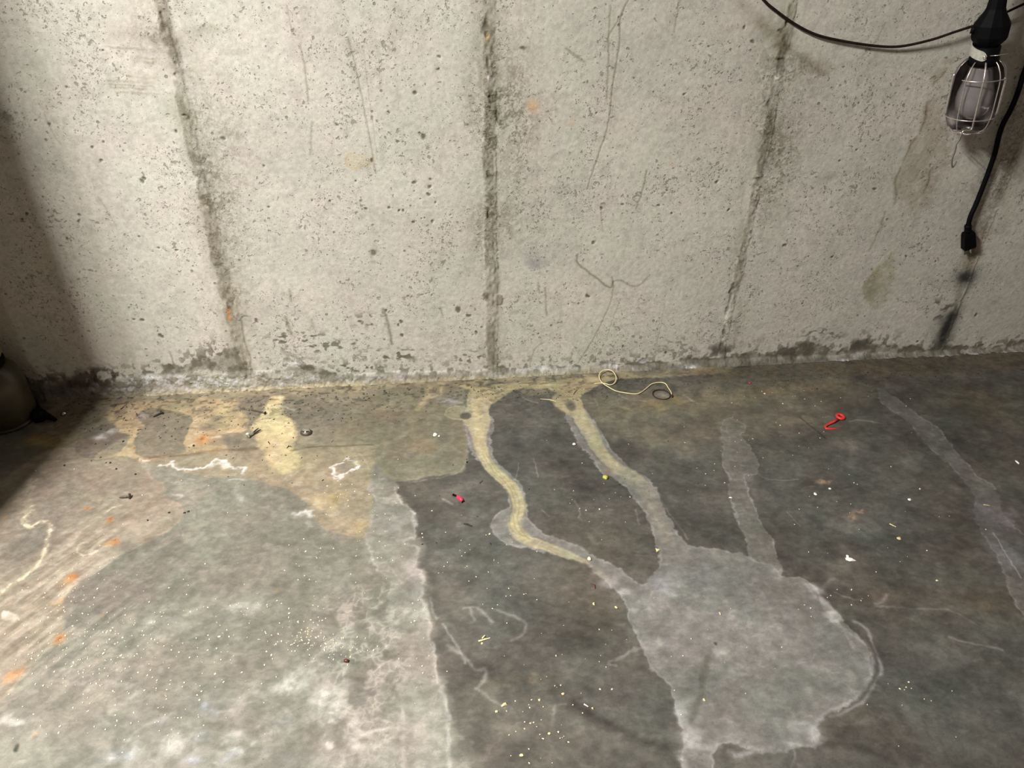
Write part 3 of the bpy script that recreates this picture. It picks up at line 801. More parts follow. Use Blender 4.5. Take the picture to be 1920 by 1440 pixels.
        S.line(P(*pts), w, col=(.36, .355, .35), alpha=a, nz=.6, w1=.008, w2=.004)
    for px, py, rx, ry, a in ((1530, 1103, 12, 9, .9), (1546, 1130, 7, 12, .75), (1556, 1158, 14, 15, .85), (1500, 1365, 30, 14, .4), (1520, 1380, 18, 14, .45), (1300, 1385, 22, 22, .55), (1280, 1340, 8, 30, .4),
                              (1320, 1405, 30, 8, .45), (1165, 1110, 14, 10, .45), (1130, 1085, 20, 10, .4), (1290, 1430, 10, 20, .4)):
        B(px, py, rx, ry, col=(.56, .55, .53), alpha=min(1, a * 1.15), nz=.35, lo=.35, hi=.55, w1=.03, exp=3, fine=.2)
    S.line(P((1328, 1232), (1322, 1255), (1314, 1290), (1306, 1320), (1300, 1345)), .006, col=(.135, .13, .11), alpha=.95, w1=.004, exp=3)
    S.line(P((1318, 1250), (1340, 1257)), .004, col=(.15, .145, .12), alpha=.5)
    # third puddle, paler tongue under the right joint
    S.poly(P((1352, 808), (1353, 830), (1352, 850), (1360, 878), (1366, 905), (1365, 925), (1378, 960), (1388, 985), (1398, 1015), (1405, 1045), (1440, 1060), (1468, 1075), (1462, 1055), (1450, 1020), (1436, 998), (1420, 970), (1412, 940),
             (1400, 905), (1402, 893), (1416, 890), (1418, 870), (1414, 850), (1400, 828), (1388, 812), (1398, 808), (1398, 798), (1375, 785), (1360, 790)), col=(.205, .202, .178), alpha=.8, soft=.0018, w1=.014, w2=.009, nz=.15, rim=rimc, rima=.8, rimw=.0022, sub=2)
    B(1408, 900, 12, 30, col=(.27, .265, .25), alpha=.5, nz=.6)
    B(1375, 798, 34, 14, col=(.165, .150, .115), alpha=.75, nz=.2)
    # far right puddle
    S.poly(P((1640, 728), (1652, 755), (1672, 772), (1712, 795), (1722, 820), (1755, 852), (1785, 880), (1815, 905), (1832, 935), (1826, 960), (1836, 985), (1850, 1010), (1868, 1045), (1890, 1080), (1905, 1130), (1935, 1180), (1990, 1100), (1930, 1010),
             (1890, 975), (1878, 945), (1860, 905), (1830, 885), (1800, 850), (1770, 815), (1735, 785), (1700, 760), (1665, 735)), col=(.190, .188, .175), alpha=.5, soft=.003, w1=.016, w2=.010, nz=.3, rim=(.28, .275, .26), rima=.6, rimw=.002, sub=2)
    B(1870, 965, 40, 25, col=(.23, .23, .25), alpha=.6, nz=.4)
    B(1890, 1040, 30, 30, col=(.22, .21, .22), alpha=.6, nz=.4)
    S.line(P((1865, 1000), (1885, 1035), (1915, 1085)), .0015, col=(.4, .38, .36), alpha=.7)
    # pool at centre-left with a bright edge
    S.poly(P((716, 895), (738, 915), (752, 945), (775, 972), (783, 1005), (758, 1008), (776, 1028), (786, 1060), (790, 1110), (798, 1155), (812, 1200), (824, 1235), (820, 1275), (838, 1325), (842, 1360), (840, 1480), (755, 1480),
             (752, 1330), (745, 1230), (725, 1150), (722, 1100), (705, 1060), (688, 1015), (698, 985), (698, 905)), col=(.285, .272, .240), alpha=.85, soft=.004, w1=.026, w2=.012, nz=.5, rim=(.44, .43, .40), rima=.35, rimw=.0028, sub=2)
    S.line(P((738, 918), (752, 945), (772, 970), (782, 1003), (760, 1009), (776, 1030), (786, 1060), (790, 1110), (798, 1155), (812, 1200), (824, 1235), (820, 1275), (838, 1325), (842, 1360), (840, 1440)), .0035, col=(.46, .44, .41), alpha=.75, nz=.5, w1=.022, w2=.010)
    S.line(P((790, 1000), (800, 1060), (806, 1110), (815, 1160), (832, 1210)), .012, mul=(.72, .72, .72), alpha=.6, nz=.4, w1=.02)
    B(730, 975, 30, 30, col=(.22, .21, .195), alpha=.7, nz=.4)
    B(745, 1040, 22, 30, col=(.235, .232, .19), alpha=.7, nz=.4)
    B(778, 1090, 14, 60, col=(.40, .38, .365), alpha=.55, nz=.5)
    B(785, 1220, 40, 60, col=(.33, .30, .245), alpha=.6, nz=.5)
    B(800, 1380, 40, 60, col=(.40, .375, .32), alpha=.65, nz=.5)
    S.line(P((757, 1320), (757, 1400), (757, 1450)), .003, col=(.42, .40, .34), alpha=.5, nz=.5)
    # foamy cell pattern of dried bubbles
    rs = np.random.RandomState(5)
    pts = []
    for _ in range(900):
        u, v = rs.rand(2)
        pts.append(F(590 + 180 * u, 1090 + 380 * v))
    pts = np.array(pts)
    s = S.sub(pts, 0)
    xx, yy = S.wc(s, .02, .008)
    d1 = np.full(xx.shape, 9., np.float32); d2 = d1.copy()
    for q in pts[:420]:
        d = np.sqrt((xx - q[0]) ** 2 + ((yy - q[1]) * 1.0) ** 2)
        d2 = np.minimum(d2, np.maximum(d1, d)); d1 = np.minimum(d1, d)
    edge = np.exp(-((d2 - d1) / .0030) ** 2)
    c, ax, ay = el(690, 1230, 85, 150)
    g = np.clip(1.4 * np.exp(-(((xx - c[0]) / ax) ** 2 + ((yy - c[1]) / ay) ** 2) ** 1.5), 0, 1)
    S.blend(s, (.42, .40, .34), edge * g * .65 * sm(.35, .58, S.n1[s]))
    S.mult(s, (.86, .86, .87), g * (1 - edge) * .8 * sm(.42, .60, fbm(xx * 30, yy * 30, 3, 3)))
    for px, py, rx, ry in ((615, 1170, 16, 14), (620, 1245, 14, 12), (645, 1290, 12, 12), (710, 1160, 10, 8), (680, 1310, 14, 14), (640, 1100, 14, 14), (697, 1340, 8, 10), (550, 1430, 40, 12), (530, 1360, 30, 14)):
        B(px, py, rx, ry, col=(.175, .178, .165), alpha=.7, nz=.3, w1=.03)
    # milky salt blooms bottom-left
    for px, py, rx, ry, a in ((550, 1290, 24, 22, .6), (590, 1255, 24, 16, .55), (620, 1310, 26, 16, .55), (640, 1340, 18, 12, .5), (615, 1370, 26, 7, .7), (590, 1365, 8, 16, .6), (700, 1370, 40, 5, .6), (670, 1365, 10, 14, .45),
                              (610, 1400, 12, 9, .7), (655, 1400, 14, 10, .7), (645, 1430, 16, 16, .6), (500, 1395, 40, 12, .55), (445, 1385, 20, 10, .5), (440, 1140, 24, 12, .35), (470, 1130, 20, 16, .3), (300, 1175, 40, 14, .3),
                              (160, 1270, 50, 20, .35), (230, 1290, 40, 14, .3), (190, 1340, 30, 12, .3), (30, 1350, 40, 8, .5), (400, 1345, 30, 8, .4), (330, 1400, 60, 20, .4), (560, 965, 26, 7, .0)):
        B(px, py, rx, ry, col=(.52, .50, .45), alpha=min(1, a * 1.3), nz=.65, lo=.38, hi=.58, w1=.05, exp=2.5, fine=.3)
    for px, py, rx, ry, a in ((400, 1327, 14, 8, .7), (376, 1322, 8, 10, .5), (300, 1355, 14, 8, .5), (230, 1412, 22, 16, .65), (380, 1385, 14, 12, .6), (360, 1435, 20, 10, .6), (440, 1425, 24, 10, .6), (295, 1360, 8, 14, .4)):
        B(px, py, rx, ry, col=(.44, .47, .52), alpha=a, nz=.6, lo=.38, hi=.58, w1=.04, exp=2.5, fine=.3)
    S.line(P((230, 1400), (265, 1365), (310, 1345), (330, 1335)), .003, col=(.35, .34, .3), alpha=.3)
    # ---- ochre streams
    A = P((884, 730), (914, 730), (928, 738), (924, 752), (917, 768), (921, 788), (913, 812), (914, 848), (928, 876), (955, 897), (974, 915), (983, 940), (980, 965), (972, 985), (982, 1000), (1015, 1012), (1050, 1025), (1090, 1045),
          (1105, 1058), (1060, 1045), (1010, 1030), (978, 1020), (958, 1000), (960, 975), (964, 950), (950, 918), (925, 896), (902, 868), (888, 832), (877, 800), (868, 789), (876, 765), (877, 745))
    S.poly(A, col=(.43, .395, .255), alpha=.9, soft=.003, w1=.006, w2=.003, nz=.08, sub=2)
    S.line(P((897, 735), (893, 760), (896, 790), (900, 830), (915, 868), (945, 898), (966, 925), (972, 955), (966, 985), (985, 1008)), .012, col=(.52, .465, .275), alpha=.7, w1=.004, exp=3)
    for k, off in ((0, 0), (1, 7), (2, -7)):
        S.line(P((904 + off, 850), (925 + off, 884), (950 + off, 908), (966 + off, 940), (963 + off, 975), (975 + off, 1000), (1010, 1015 + off), (1050, 1033 + off)), .0014, mul=(.74, .73, .66), alpha=.8, w1=.003)
    S.line(P((1000, 1015), (1050, 1032), (1100, 1055), (1140, 1085)), .007, col=(.34, .32, .25), alpha=.6, nz=.3)
    Bp = P((1062, 742), (1086, 746), (1094, 765), (1104, 783), (1120, 805), (1128, 828), (1142, 850), (1160, 868), (1192, 884), (1215, 905), (1190, 902), (1160, 890), (1130, 868), (1108, 842), (1090, 812), (1074, 785), (1060, 775), (1052, 760))
    S.poly(Bp, col=(.40, .37, .24), alpha=.88, soft=.0035, w1=.006, w2=.003, nz=.08, sub=2)
    S.line(P((1175, 882), (1205, 905), (1225, 940), (1238, 980), (1252, 1015)), .014, col=(.30, .285, .235), alpha=.65, w1=.008, exp=3, nz=.2)
    S.line(P((1090, 800), (1112, 838), (1135, 868), (1165, 890), (1200, 915), (1220, 950)), .010, col=(.30, .285, .22), alpha=.6, w1=.008, exp=3)
    S.line(P((1082, 775), (1097, 800), (1115, 830), (1132, 855), (1155, 875)), .010, col=(.47, .43, .275), alpha=.7, w1=.004)
    S.line(P((1068, 775), (1078, 795), (1100, 832), (1125, 866), (1150, 882)), .002, mul=(.72, .72, .7), alpha=.8, w1=.003)
    # spread of silt at the wall between both streams
    S.poly(P((855, 722), (900, 724), (1000, 716), (1125, 706), (1160, 712), (1120, 722), (1100, 735), (1090, 745), (1095, 760), (1090, 775), (1075, 768), (1060, 775), (1045, 765), (1035, 750), (1040, 735), (1000, 728), (960, 735), (935, 748), (922, 756), (905, 748), (880, 732)),
           col=(.40, .345, .20), alpha=.9, soft=.004, w1=.014, w2=.006, nz=.2)
    S.poly(P((985, 727), (1025, 728), (1030, 738), (1010, 742), (985, 738)), col=(.21, .18, .13), alpha=.7, soft=.006)
    S.line(P((985, 721), (1060, 721), (1120, 712)), .004, col=(.50, .44, .27), alpha=.7, nz=.4)
    B(1243, 741, 11, 5, col=(.42, .40, .37), alpha=.85, nz=.5)
    B(1262, 752, 14, 6, col=(.17, .14, .08), alpha=.5)
    # bare round plugs
    S.poly([tuple(np.array(F(860 + 27 * math.cos(a), 774 + 13 * math.sin(a)))) for a in np.linspace(0, 6.0, 14)], col=(.30, .28, .185), alpha=.5, soft=.002, w1=.004, rim=(.44, .41, .3), rima=.8, rimw=.0018)
    S.blob(*el(874, 779, 11.0, 7.0), col=(.085, .085, .068), alpha=.98, exp=8, w1=.002, w2=.002, hgt=-.002)
    S.blob(*el(1071, 761, 18, 15), col=(.42, .37, .24), alpha=.9, exp=5, w1=.006)
    S.blob(*el(1070.5, 760, 10, 11), col=(.115, .105, .085), alpha=.95, exp=5, w1=.003, w2=.002, hgt=-.002)
    for px, py, rx, ry in ((1060, 750, 8, 4), (1048, 742, 8, 3), (1080, 748, 6, 3), (925, 745, 6, 3), (1040, 768, 12, 5)):
        B(px, py, rx, ry, col=(.15, .12, .08), alpha=.7, nz=.7, fine=.5)
    # soft grime on the bare slab
    for px, py, rx, ry, a in ((848, 1018, 14, 8, .9), (888, 1046, 18, 14, 1.0), (900, 985, 30, 6, .5), (925, 1025, 14, 10, .4), (1095, 1210, 40, 35, .8), (1040, 1190, 30, 30, .4), (1000, 1140, 30, 20, .35), (1095, 990, 20, 12, .3),
                              (1120, 930, 40, 20, .3), (1275, 880, 22, 10, .55), (1300, 960, 60, 30, .25), (1145, 1350, 30, 12, .6), (1530, 912, 24, 18, .9), (1650, 845, 30, 24, .4), (1780, 1000, 40, 20, .4), (1860, 830, 60, 40, .35),
                              (1800, 1200, 40, 30, .3), (1760, 1300, 60, 40, .3), (1430, 870, 10, 6, .5), (1700, 1380, 100, 30, .3), (1600, 1380, 30, 12, .5), (1160, 1005, 16, 8, .4), (1195, 890, 14, 8, .25),
                              (1480, 840, 30, 20, .3), (1470, 705, 14, 8, .6), (1400, 760, 60, 20, .3), (1600, 760, 40, 16, .4)):
        B(px, py, rx, ry, mul=(.55, .54, .52), alpha=a, nz=.4, w1=.04)
    for px, py, rx, ry, a in ((1010, 1290, 60, 60, .5), (950, 1400, 70, 50, .5), (900, 1300, 40, 60, .45), (990, 1250, 40, 15, .4), (1130, 1390, 60, 20, .3), (1110, 800, 0.1, .1, 0), (1200, 780, 70, 24, .5), (1250, 830, 70, 20, .3),
                              (1000, 800, 60, 24, .35), (1350, 740, 40, 24, .4), (1700, 1150, 80, 20, .4), (1750, 1210, 90, 30, .35), (1690, 1180, 26, 10, .5), (1560, 790, 50, 12, .3), (1570, 830, 30, 12, .3), (1500, 780, 30, 20, .3),
                              (880, 920, 40, 14, .25), (840, 990, 20, 14, .3), (1560, 1040, 40, 30, .2)):
        B(px, py, rx, ry, mul=(1.55, 1.5, 1.48), alpha=a, nz=.5, w1=.05)
    B(960, 1280, 90, 14, mul=(1.3, 1.2, .95), alpha=.4, nz=.5)
    B(1850, 760, 90, 40, mul=(1.35, 1.1, .75), alpha=.7, nz=.3)
    B(1450, 730, 120, 14, mul=(1.4, 1.2, .8), alpha=.6, nz=.5)
    B(1250, 760, 110, 14, mul=(1.45, 1.3, .85), alpha=.6, nz=.3)
    B(1850, 1130, 60, 30, mul=(1.4, 1.05, .8), alpha=.5, nz=.3)
    B(1650, 1110, 50, 12, mul=(1.4, 1.1, 1.0), alpha=.5, nz=.5)
    S.poly(P((1345, 684), (1640, 668), (1930, 655), (1940, 690), (1600, 705), (1340, 712)), col=(.12, .095, .06), alpha=.75, soft=.012, w1=.03, nz=.5)
    # long dark scrapes
    for pts, w, a in (([(1080, 1325), (1120, 1345), (1160, 1365), (1200, 1385), (1245, 1400)], .010, 1.0), ([(1060, 1315), (1100, 1330)], .014, .35), ([(1500, 782), (1520, 797), (1547, 822)], .0028, .9),
                      ([(1440, 820), (1480, 848)], .0016, .4), ([(1185, 1036), (1215, 1038)], .003, .5), ([(1250, 1395), (1262, 1420)], .008, .4), ([(1540, 1392), (1600, 1400), (1660, 1420)], .006, .5), ([(295, 1153), (330, 1153)], .004, .5),
                      ([(90, 1240), (130, 1205)], .008, .4), ([(1650, 765), (1672, 775)], .002, .3)):
        S.line(P(*pts), w, mul=(.42, .42, .40), alpha=a, nz=.35, w1=.01)
    # thin pale scrapes and loops
    for pts, w, a in (([(975, 868), (970, 890), (962, 905)], .0015, .4), ([(1001, 860), (1010, 895)], .0012, .4), ([(1078, 940), (1087, 960), (1085, 970)], .0022, .45), ([(1015, 955), (1030, 968)], .0012, .35), ([(1192, 955), (1198, 985)], .002, .3),
                      ([(868, 1140), (895, 1138), (915, 1155), (925, 1165)], .003, .45), ([(880, 1140), (890, 1160)], .003, .4), ([(935, 1145), (965, 1157), (985, 1170), (980, 1190), (960, 1200)], .0028, .4),
                      ([(808, 1120), (810, 1145), (818, 1160)], .0022, .45), ([(828, 1170), (845, 1190), (858, 1210), (868, 1230), (872, 1245)], .0022, .55), ([(840, 1210), (870, 1230), (890, 1255), (910, 1255), (910, 1275), (895, 1290)], .0035, .45),
                      ([(895, 1290), (920, 1310), (945, 1325)], .0022, .35), ([(1190, 1215), (1172, 1230), (1145, 1240), (1140, 1246), (1155, 1250)], .0022, .5), ([(1155, 1240), (1195, 1218), (1210, 1212)], .003, .3),
                      ([(1040, 1320), (1036, 1350), (1033, 1360)], .003, .4), ([(1030, 1322), (1060, 1322)], .002, .3), ([(1440, 898), (1465, 900), (1495, 899)], .0013, .4), ([(1475, 960), (1500, 988)], .0012, .3),
                      ([(1410, 882), (1440, 900)], .0015, .25), ([(1160, 740), (1180, 750), (1210, 752)], .002, .5), ([(1115, 748), (1120, 756), (1120, 762)], .0015, .3), ([(1280, 740), (1310, 757)], .003, .3),
                      ([(1370, 740), (1367, 760)], .002, .25), ([(1590, 790), (1610, 788), (1645, 792)], .002, .4), ([(1640, 1135), (1700, 1140), (1780, 1145), (1830, 1170)], .0022, .3), ([(1780, 1195), (1830, 1208), (1880, 1218)], .0022, .4),
                      ([(1565, 1110), (1585, 1118), (1610, 1124)], .002, .45), ([(1540, 1100), (1560, 1085)], .004, .25), ([(820, 897), (860, 884), (873, 868)], .0014, .4),
                      ([(765, 905), (800, 900)], .0012, .3), ([(825, 918), (850, 918)], .003, .25), ([(832, 935), (850, 945)], .003, .45), ([(700, 1050), (690, 1020), (697, 1005)], .0018, .3), ([(578, 990), (590, 1020), (610, 1035)], .002, .25),
                      ([(690, 1255), (700, 1268)], .002, .4), ([(345, 1010), (330, 965), (337, 945)], .001, .3), ([(900, 760), (930, 752), (960, 745)], .0014, .3), ([(980, 745), (995, 752), (1010, 756)], .002, .4)):
        S.line(P(*pts), w, col=(.36, .35, .32), alpha=a, nz=.5, w1=.006, w2=.004)
    # crisp white efflorescence
    wh = (.80, .79, .76)
    for pts, w, a in (([(258, 862), (280, 863)], .0022, .6), ([(300, 872), (322, 870), (325, 865), (330, 876), (350, 878), (378, 877), (395, 870), (400, 864), (412, 863), (425, 872), (440, 880), (457, 879), (453, 890)], .0032, .95),
                      ([(395, 872), (410, 868), (422, 876)], .005, .7), ([(428, 900), (460, 900)], .0018, .5), ([(320, 925), (345, 930)], .003, .4), ([(440, 918), (455, 940)], .005, .3), ([(320, 905), (345, 905)], .002, .3),
                      ([(622, 877), (632, 870), (648, 867)], .0024, 1.0), ([(646, 862), (652, 858), (658, 859)], .002, .9), ([(656, 863), (666, 865), (671, 872)], .002, .85), ([(674, 875), (662, 881), (652, 886), (643, 889), (636, 893)], .0026, 1.0),
                      ([(627, 878), (631, 882), (629, 889), (634, 893), (641, 894)], .003, 1.0), ([(629, 896), (634, 899), (641, 897)], .0018, .9),
                      ([(548, 963), (565, 962), (575, 960), (584, 966)], .0045, .75), ([(580, 978), (585, 985)], .004, .4), ([(525, 762), (552, 768), (556, 772)], .0015, .5)):
        S.line(P(*pts), w * (1.0 if a > .9 else 1.2), col=wh, alpha=a * (1.0 if a > .9 else .7), nz=.35, lo=.32, hi=.5, w1=.010, w2=.010, fine=.25, hgt=.0006)
    S.poly(P((635, 872), (660, 868), (668, 874), (650, 884), (636, 888)), col=(.235, .22, .18), alpha=.6, soft=.003)
    B(672, 869, 6, 5, col=(.55, .50, .30), alpha=.6)
    # grainy cream trail on the left
    for pts, w, a in (([(65, 948), (58, 962), (48, 968), (43, 978), (52, 988), (62, 985), (72, 980), (85, 979), (94, 990), (88, 1010), (84, 1030), (78, 1045), (68, 1060), (48, 1080), (20, 1100), (-5, 1118)], .0042, .85),
                      ([(52, 960), (48, 975)], .012, .55), ([(165, 1015), (150, 1022), (147, 1035), (155, 1042), (175, 1038), (200, 1025)], .0025, .6),
                      ([(5, 1110), (22, 1095), (35, 1085)], .003, .6), ([(20, 1160), (60, 1150)], .0, 0), ([(225, 948), (212, 952), (200, 960)], .0022, .6), ([(110, 1130), (140, 1090)], .006, .4), ([(60, 900), (50, 940)], .01, .25)):
        if w: S.line(P(*pts), w, col=(.66, .58, .42), alpha=a, nz=.3, fine=.7, w1=.008, w2=.006)
    S.poly(P((0, 1150), (22, 1152), (36, 1160), (20, 1166), (0, 1162)), col=(.62, .54, .45), alpha=.8, soft=.003, nz=.2)
    B(95, 830, 40, 12, col=(.30, .21, .06), alpha=.7, nz=.4)
    B(75, 820, 22, 8, col=(.33, .18, .05), alpha=.6, nz=.4)
    # rust blooms
    for px, py, rx, ry, a in ((381, 824, 9, 7, .95), (382, 826, 18, 13, .55), (162, 950, 4, 3, .9), (163, 952, 10, 7, .35), (208, 973, 6, 4, .95), (208, 975, 11, 7, .4), (215, 1017, 10, 6, .95), (206, 1021, 16, 6, .6), (132, 1084, 10, 7, .95),
                              (126, 1092, 12, 10, .4), (114, 1125, 6, 5, .6), (110, 1128, 14, 9, .3), (112, 1195, 9, 8, .95), (110, 1196, 15, 12, .4), (32, 1262, 12, 9, .8), (24, 1270, 14, 12, .55), (8, 972, 4, 4, .5), (250, 840, 3, 2.5, .9), (189, 939, 3, 4, .4), (62, 1378, 6, 6, .6),
                              (520, 1105, 4, 3, .4), (190, 1153, 3, 3, .6), (1264, 745, 5, 4, .6)):
        B(px, py, rx, ry, col=(.43, .165, .045) if a > .6 else (.46, .27, .11), alpha=a * .95, nz=.25, exp=2.6, w1=.012)
    for px, py, r in ((112, 1195, 4), (382, 822, 5), (216, 1015, 3), (163, 950, 2.5), (209, 972, 2.5)):
        B(px, py, r, r * .7, col=(.20, .07, .025), alpha=.7)
    for px, py, rx, ry in ((1545, 905, 12, 5), (1618, 962, 14, 4), (1560, 905, 6, 4), (1632, 957, 6, 5), (1600, 970, 8, 6)):
        B(px, py, rx, ry, col=(.50, .36, .25), alpha=.7, nz=.8, lo=.48, hi=.55, fine=.7)
    B(1685, 848, 8, 7, col=(.09, .05, .045), alpha=.7, nz=.4)
    B(1685, 846, 6, 4, col=(.40, .30, .27), alpha=.6, nz=.8, lo=.48, hi=.55)
    S.blob(*el(24, 1406, 6, 5), col=(.03, .035, .02), alpha=.95, exp=5)
    S.blob(*el(1343, 1201, 4, 4), col=(.04, .04, .035), alpha=.9, exp=4)
    B(1142, 883, 6, 5, col=(.24, .16, .11), alpha=.7)
    # small pale mottles over everything, dark fine flecks near the wall
    m_ = sm(.62, .72, fbm(X * 70, Y * 110, 7, 3)) * .22
    S.c += (np.array((.38, .36, .31), np.float32) * (S.c.mean(-1, keepdims=True) / .2) - S.c) * m_[..., None]
    near = np.exp(-(Y / .16) ** 2) * np.interp(X, [-1.2, -.9, .3, .5, 1.5], [.6, 1, .8, .5, .4])
    S.c *= (1 - .55 * near * sm(.60, .68, fbm(X * 95, Y * 130, 2, 2)))[..., None]
    S.c *= (1 + .26 * (S.n1 - .5) + .26 * (fbm(X * 85, Y * 95, 6, 3) - .5) + .30 * (fbm(X * 16, Y * 20, 7, 3) - .5))[..., None]
    rr = random.Random(21)
    for _ in range(110):
        x0 = rr.uniform(-1.1, 1.4); y0 = -rr.uniform(.06, 1.05); a0 = rr.uniform(0, 3.14); L0 = rr.uniform(.015, .09); bend = rr.uniform(-.5, .5)
        pp = [(x0 + L0 * k_ / 3 * math.cos(a0 + bend * k_ / 3), y0 + L0 * k_ / 3 * math.sin(a0 + bend * k_ / 3)) for k_ in range(4)]
        if rr.random() < .65: S.line(pp, rr.uniform(.0009, .0018), mul=(1.45, 1.44, 1.42), alpha=rr.uniform(.25, .6), nz=.6, w1=.01)
        else: S.line(pp, rr.uniform(.001, .002), mul=(.6, .59, .57), alpha=rr.uniform(.2, .5), nz=.6, w1=.01)
    for _ in range(70):   # smeared haze of dried minerals
        x0 = rr.uniform(-1.1, 1.4); y0 = -rr.uniform(.05, 1.1)
        S.blob((x0, y0), rr.uniform(.015, .06), rr.uniform(.006, .02), ang=rr.uniform(-.6, 1.2), mul=(1.35, 1.34, 1.33) if rr.random() < .55 else (.74, .73, .72), alpha=rr.uniform(.3, .8), nz=.7, w1=.05, w2=.01)
    S.gain = np.array((.785, .772, .785), np.float32)
    # broken darker line along the corner
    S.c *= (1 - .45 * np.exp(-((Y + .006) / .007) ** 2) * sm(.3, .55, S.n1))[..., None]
    S.h += .004 * np.exp(-((Y + .0) / .016) ** 2) * (S.n1)
    return S


M_wall = wall_material()
M_floor = floor_material()
ws = wall_surface()
wall = ws.build('wall_back', M_wall, lambda x, y, h: np.stack([x, -h, y], -1))
# grid runs x then z; wall normal must face the room (-y)
tag(wall, kind='structure')
fs = floor_surface()
floor = fs.build('floor', M_floor, lambda x, y, h: np.stack([x, y, h], -1))
tag(floor, kind='structure')

M_joist = simple('ceiling_board', (.34, .30, .24), .9, scale=20)
g = Geo(); g.box(-2.6, 2.8, -5.0, 0.0, 2.401, 2.45)
tag(g.build('ceiling', M_joist, smooth=False), kind='structure')

# ------------------------------------------------------------------ materials for things
M_black = simple('black_rubber', (.0022, .0022, .0028), .6, spec=.12, bump=.2, scale=300)
M_wire = simple('rusted_steel_wire', (.016, .0065, .005), .8, spec=.2, scale=240, var=.5, bump=.4)
M_steel = simple('galvanised_wire', (.66, .60, .56), .28, metal=.85, var=.15, scale=200)
M_shield = simple('dull_aluminium', (.42, .40, .39), .34, metal=1.0, var=.2, scale=60)
M_strap = simple('grey_enamelled_strap', (.42, .42, .36), .5, scale=150)
M_bulb = simple('frosted_bulb_glass', (.30, .275, .275), .10, trans=.45, var=.05, coat=.8)
M_brass = simple('tarnished_brass', (.46, .33, .10), .42, metal=.75, var=.3, scale=90)
M_bottle = simple('olive_translucent_plastic', (.070, .060, .034), .33, trans=.2, var=.2, scale=18)
M_cream = simple('cream_wire_insulation', (.68, .58, .33), .45, var=.1)
M_red = simple('red_plastic', (.62, .035, .028), .42, var=.15)
M_pink = simple('crimson_plastic', (.75, .03, .09), .3, var=.1, coat=.5)
M_rustring = simple('rusty_ring_metal', (.035, .015, .009), .7, var=.5, scale=300)
M_nail = simple('weathered_nail_steel', (.13, .105, .085), .5, metal=.6, var=.4, scale=500)
M_shiny = simple('polished_metal', (.70, .68, .66), .12, metal=1.0, var=.2, scale=400)
M_darkbit = simple('dark_debris', (.02, .017, .013), .7, var=.4, scale=500)
M_white = simple('white_flake', (.82, .80, .74), .8, var=.08, scale=400)
M_wood = simple('pale_wood_splinter', (.72, .60, .32), .7, var=.15, scale=400)
M_crumb = simple('cream_crumb', (.74, .66, .46), .8, var=.2, scale=100)
M_green = simple('yellow_green_pebble', (.48, .44, .10), .6, var=.3, scale=400)
M_brown = simple('brown_seed_shell', (.10, .028, .022), .35, var=.4, scale=400)
M_tan = simple('dull_anchor_plastic', (.20, .19, .13), .6, var=.4, scale=400)
M_post = simple('painted_steel_post', (.20, .11, .08), .6, scale=20)
M_fix = simple('fixture_white_enamel', (.75, .75, .72), .4)
M_tube = simple('lamp_tube_glass', (.85, .85, .82), .3)


def along(p, q):
    """matrix whose z axis runs from p to q, origin at p"""
    p = Vector(p); q = Vector(q)
    z = (q - p).normalized()
    x = Vector((1, 0, 0)); x = (x - z * x.dot(z)).normalized()
    y = z.cross(x)
    m_ = Matrix((x, y, z)).transposed().to_4x4()
    m_.translation = p
    return m_


# ------------------------------------------------------------------ ceiling fixture and the post outside the frame
fx = tag(empty('fluorescent_fixture', (LIGHT[0], LIGHT[1], 2.34)), 'white two-tube fluorescent fixture under the ceiling', 'light fixture')
g = Geo(); g.box(LIGHT[0] - .16, LIGHT[0] + .16, -1.85, -1.15, 2.33, 2.40, taper=.03); g.build('housing', M_fix, fx, smooth=False)
for sx in (-.09, .09):
    g = Geo(); g.tube([(LIGHT[0] + sx, -1.81, 2.312), (LIGHT[0] + sx, -1.19, 2.312)], .016, 12); g.build('tube', M_tube, fx)
fx2 = tag(empty('fluorescent_fixture', (-.9, -4.2, 2.34)), 'single long fluorescent fixture far behind the camera', 'light fixture')
g = Geo(); g.box(-1.0, -.8, -4.75, -3.65, 2.33, 2.40, taper=.03); g.build('housing', M_fix, fx2, smooth=False)
g = Geo(); g.tube([(-.9, -4.7, 2.312), (-.9, -3.7, 2.312)], .016, 12); g.build('tube', M_tube, fx2)

post = tag(empty('support_column', (-1.40, -.62, 0)), 'reddish painted steel support column on a base plate, just left of the view', 'column')
g = Geo(); g.box(-1.60, -1.080, -.62, -.40, .012, 2.39); g.build('shaft', M_post, post, smooth=False)
g = Geo(); g.box(-1.62, -1.068, -.64, -.38, 0.0, .014); g.build('base_plate', M_post, post, smooth=False)

# ------------------------------------------------------------------ caged trouble light
P0 = un(1813, 243, 'w', -.080)
P1 = un(1849, 93, 'w', -.080)
ax_len = float(np.linalg.norm(P1 - P0))
lamp = tag(empty('trouble_light', tuple(P0)), 'caged work light with black handle hanging against the concrete wall', 'work light')
ML = along(P0, P1)
K = ax_len / .165   # build in units where the cage is .165 long
to_cam = (Vector(CAM) - Vector(P0))
lc = ML.inverted().to_3x3() @ to_cam
TH0 = math.atan2(lc.y, lc.x)         # angle that faces the viewer's side of the lamp


def LP(r, th, z):
    return ML @ Vector((K * r * math.cos(TH0 + th), K * r * math.sin(TH0 + th), K * z))


def lathe_lamp(prof, name, mat, parent, seg=32, a0=0., a1=2 * math.pi, smooth=True):
    g = Geo(); g.lathe([(K * r, K * z) for r, z in prof], ML, seg, TH0 + a0, TH0 + a1)
    return g.build(name, mat, parent, smooth)


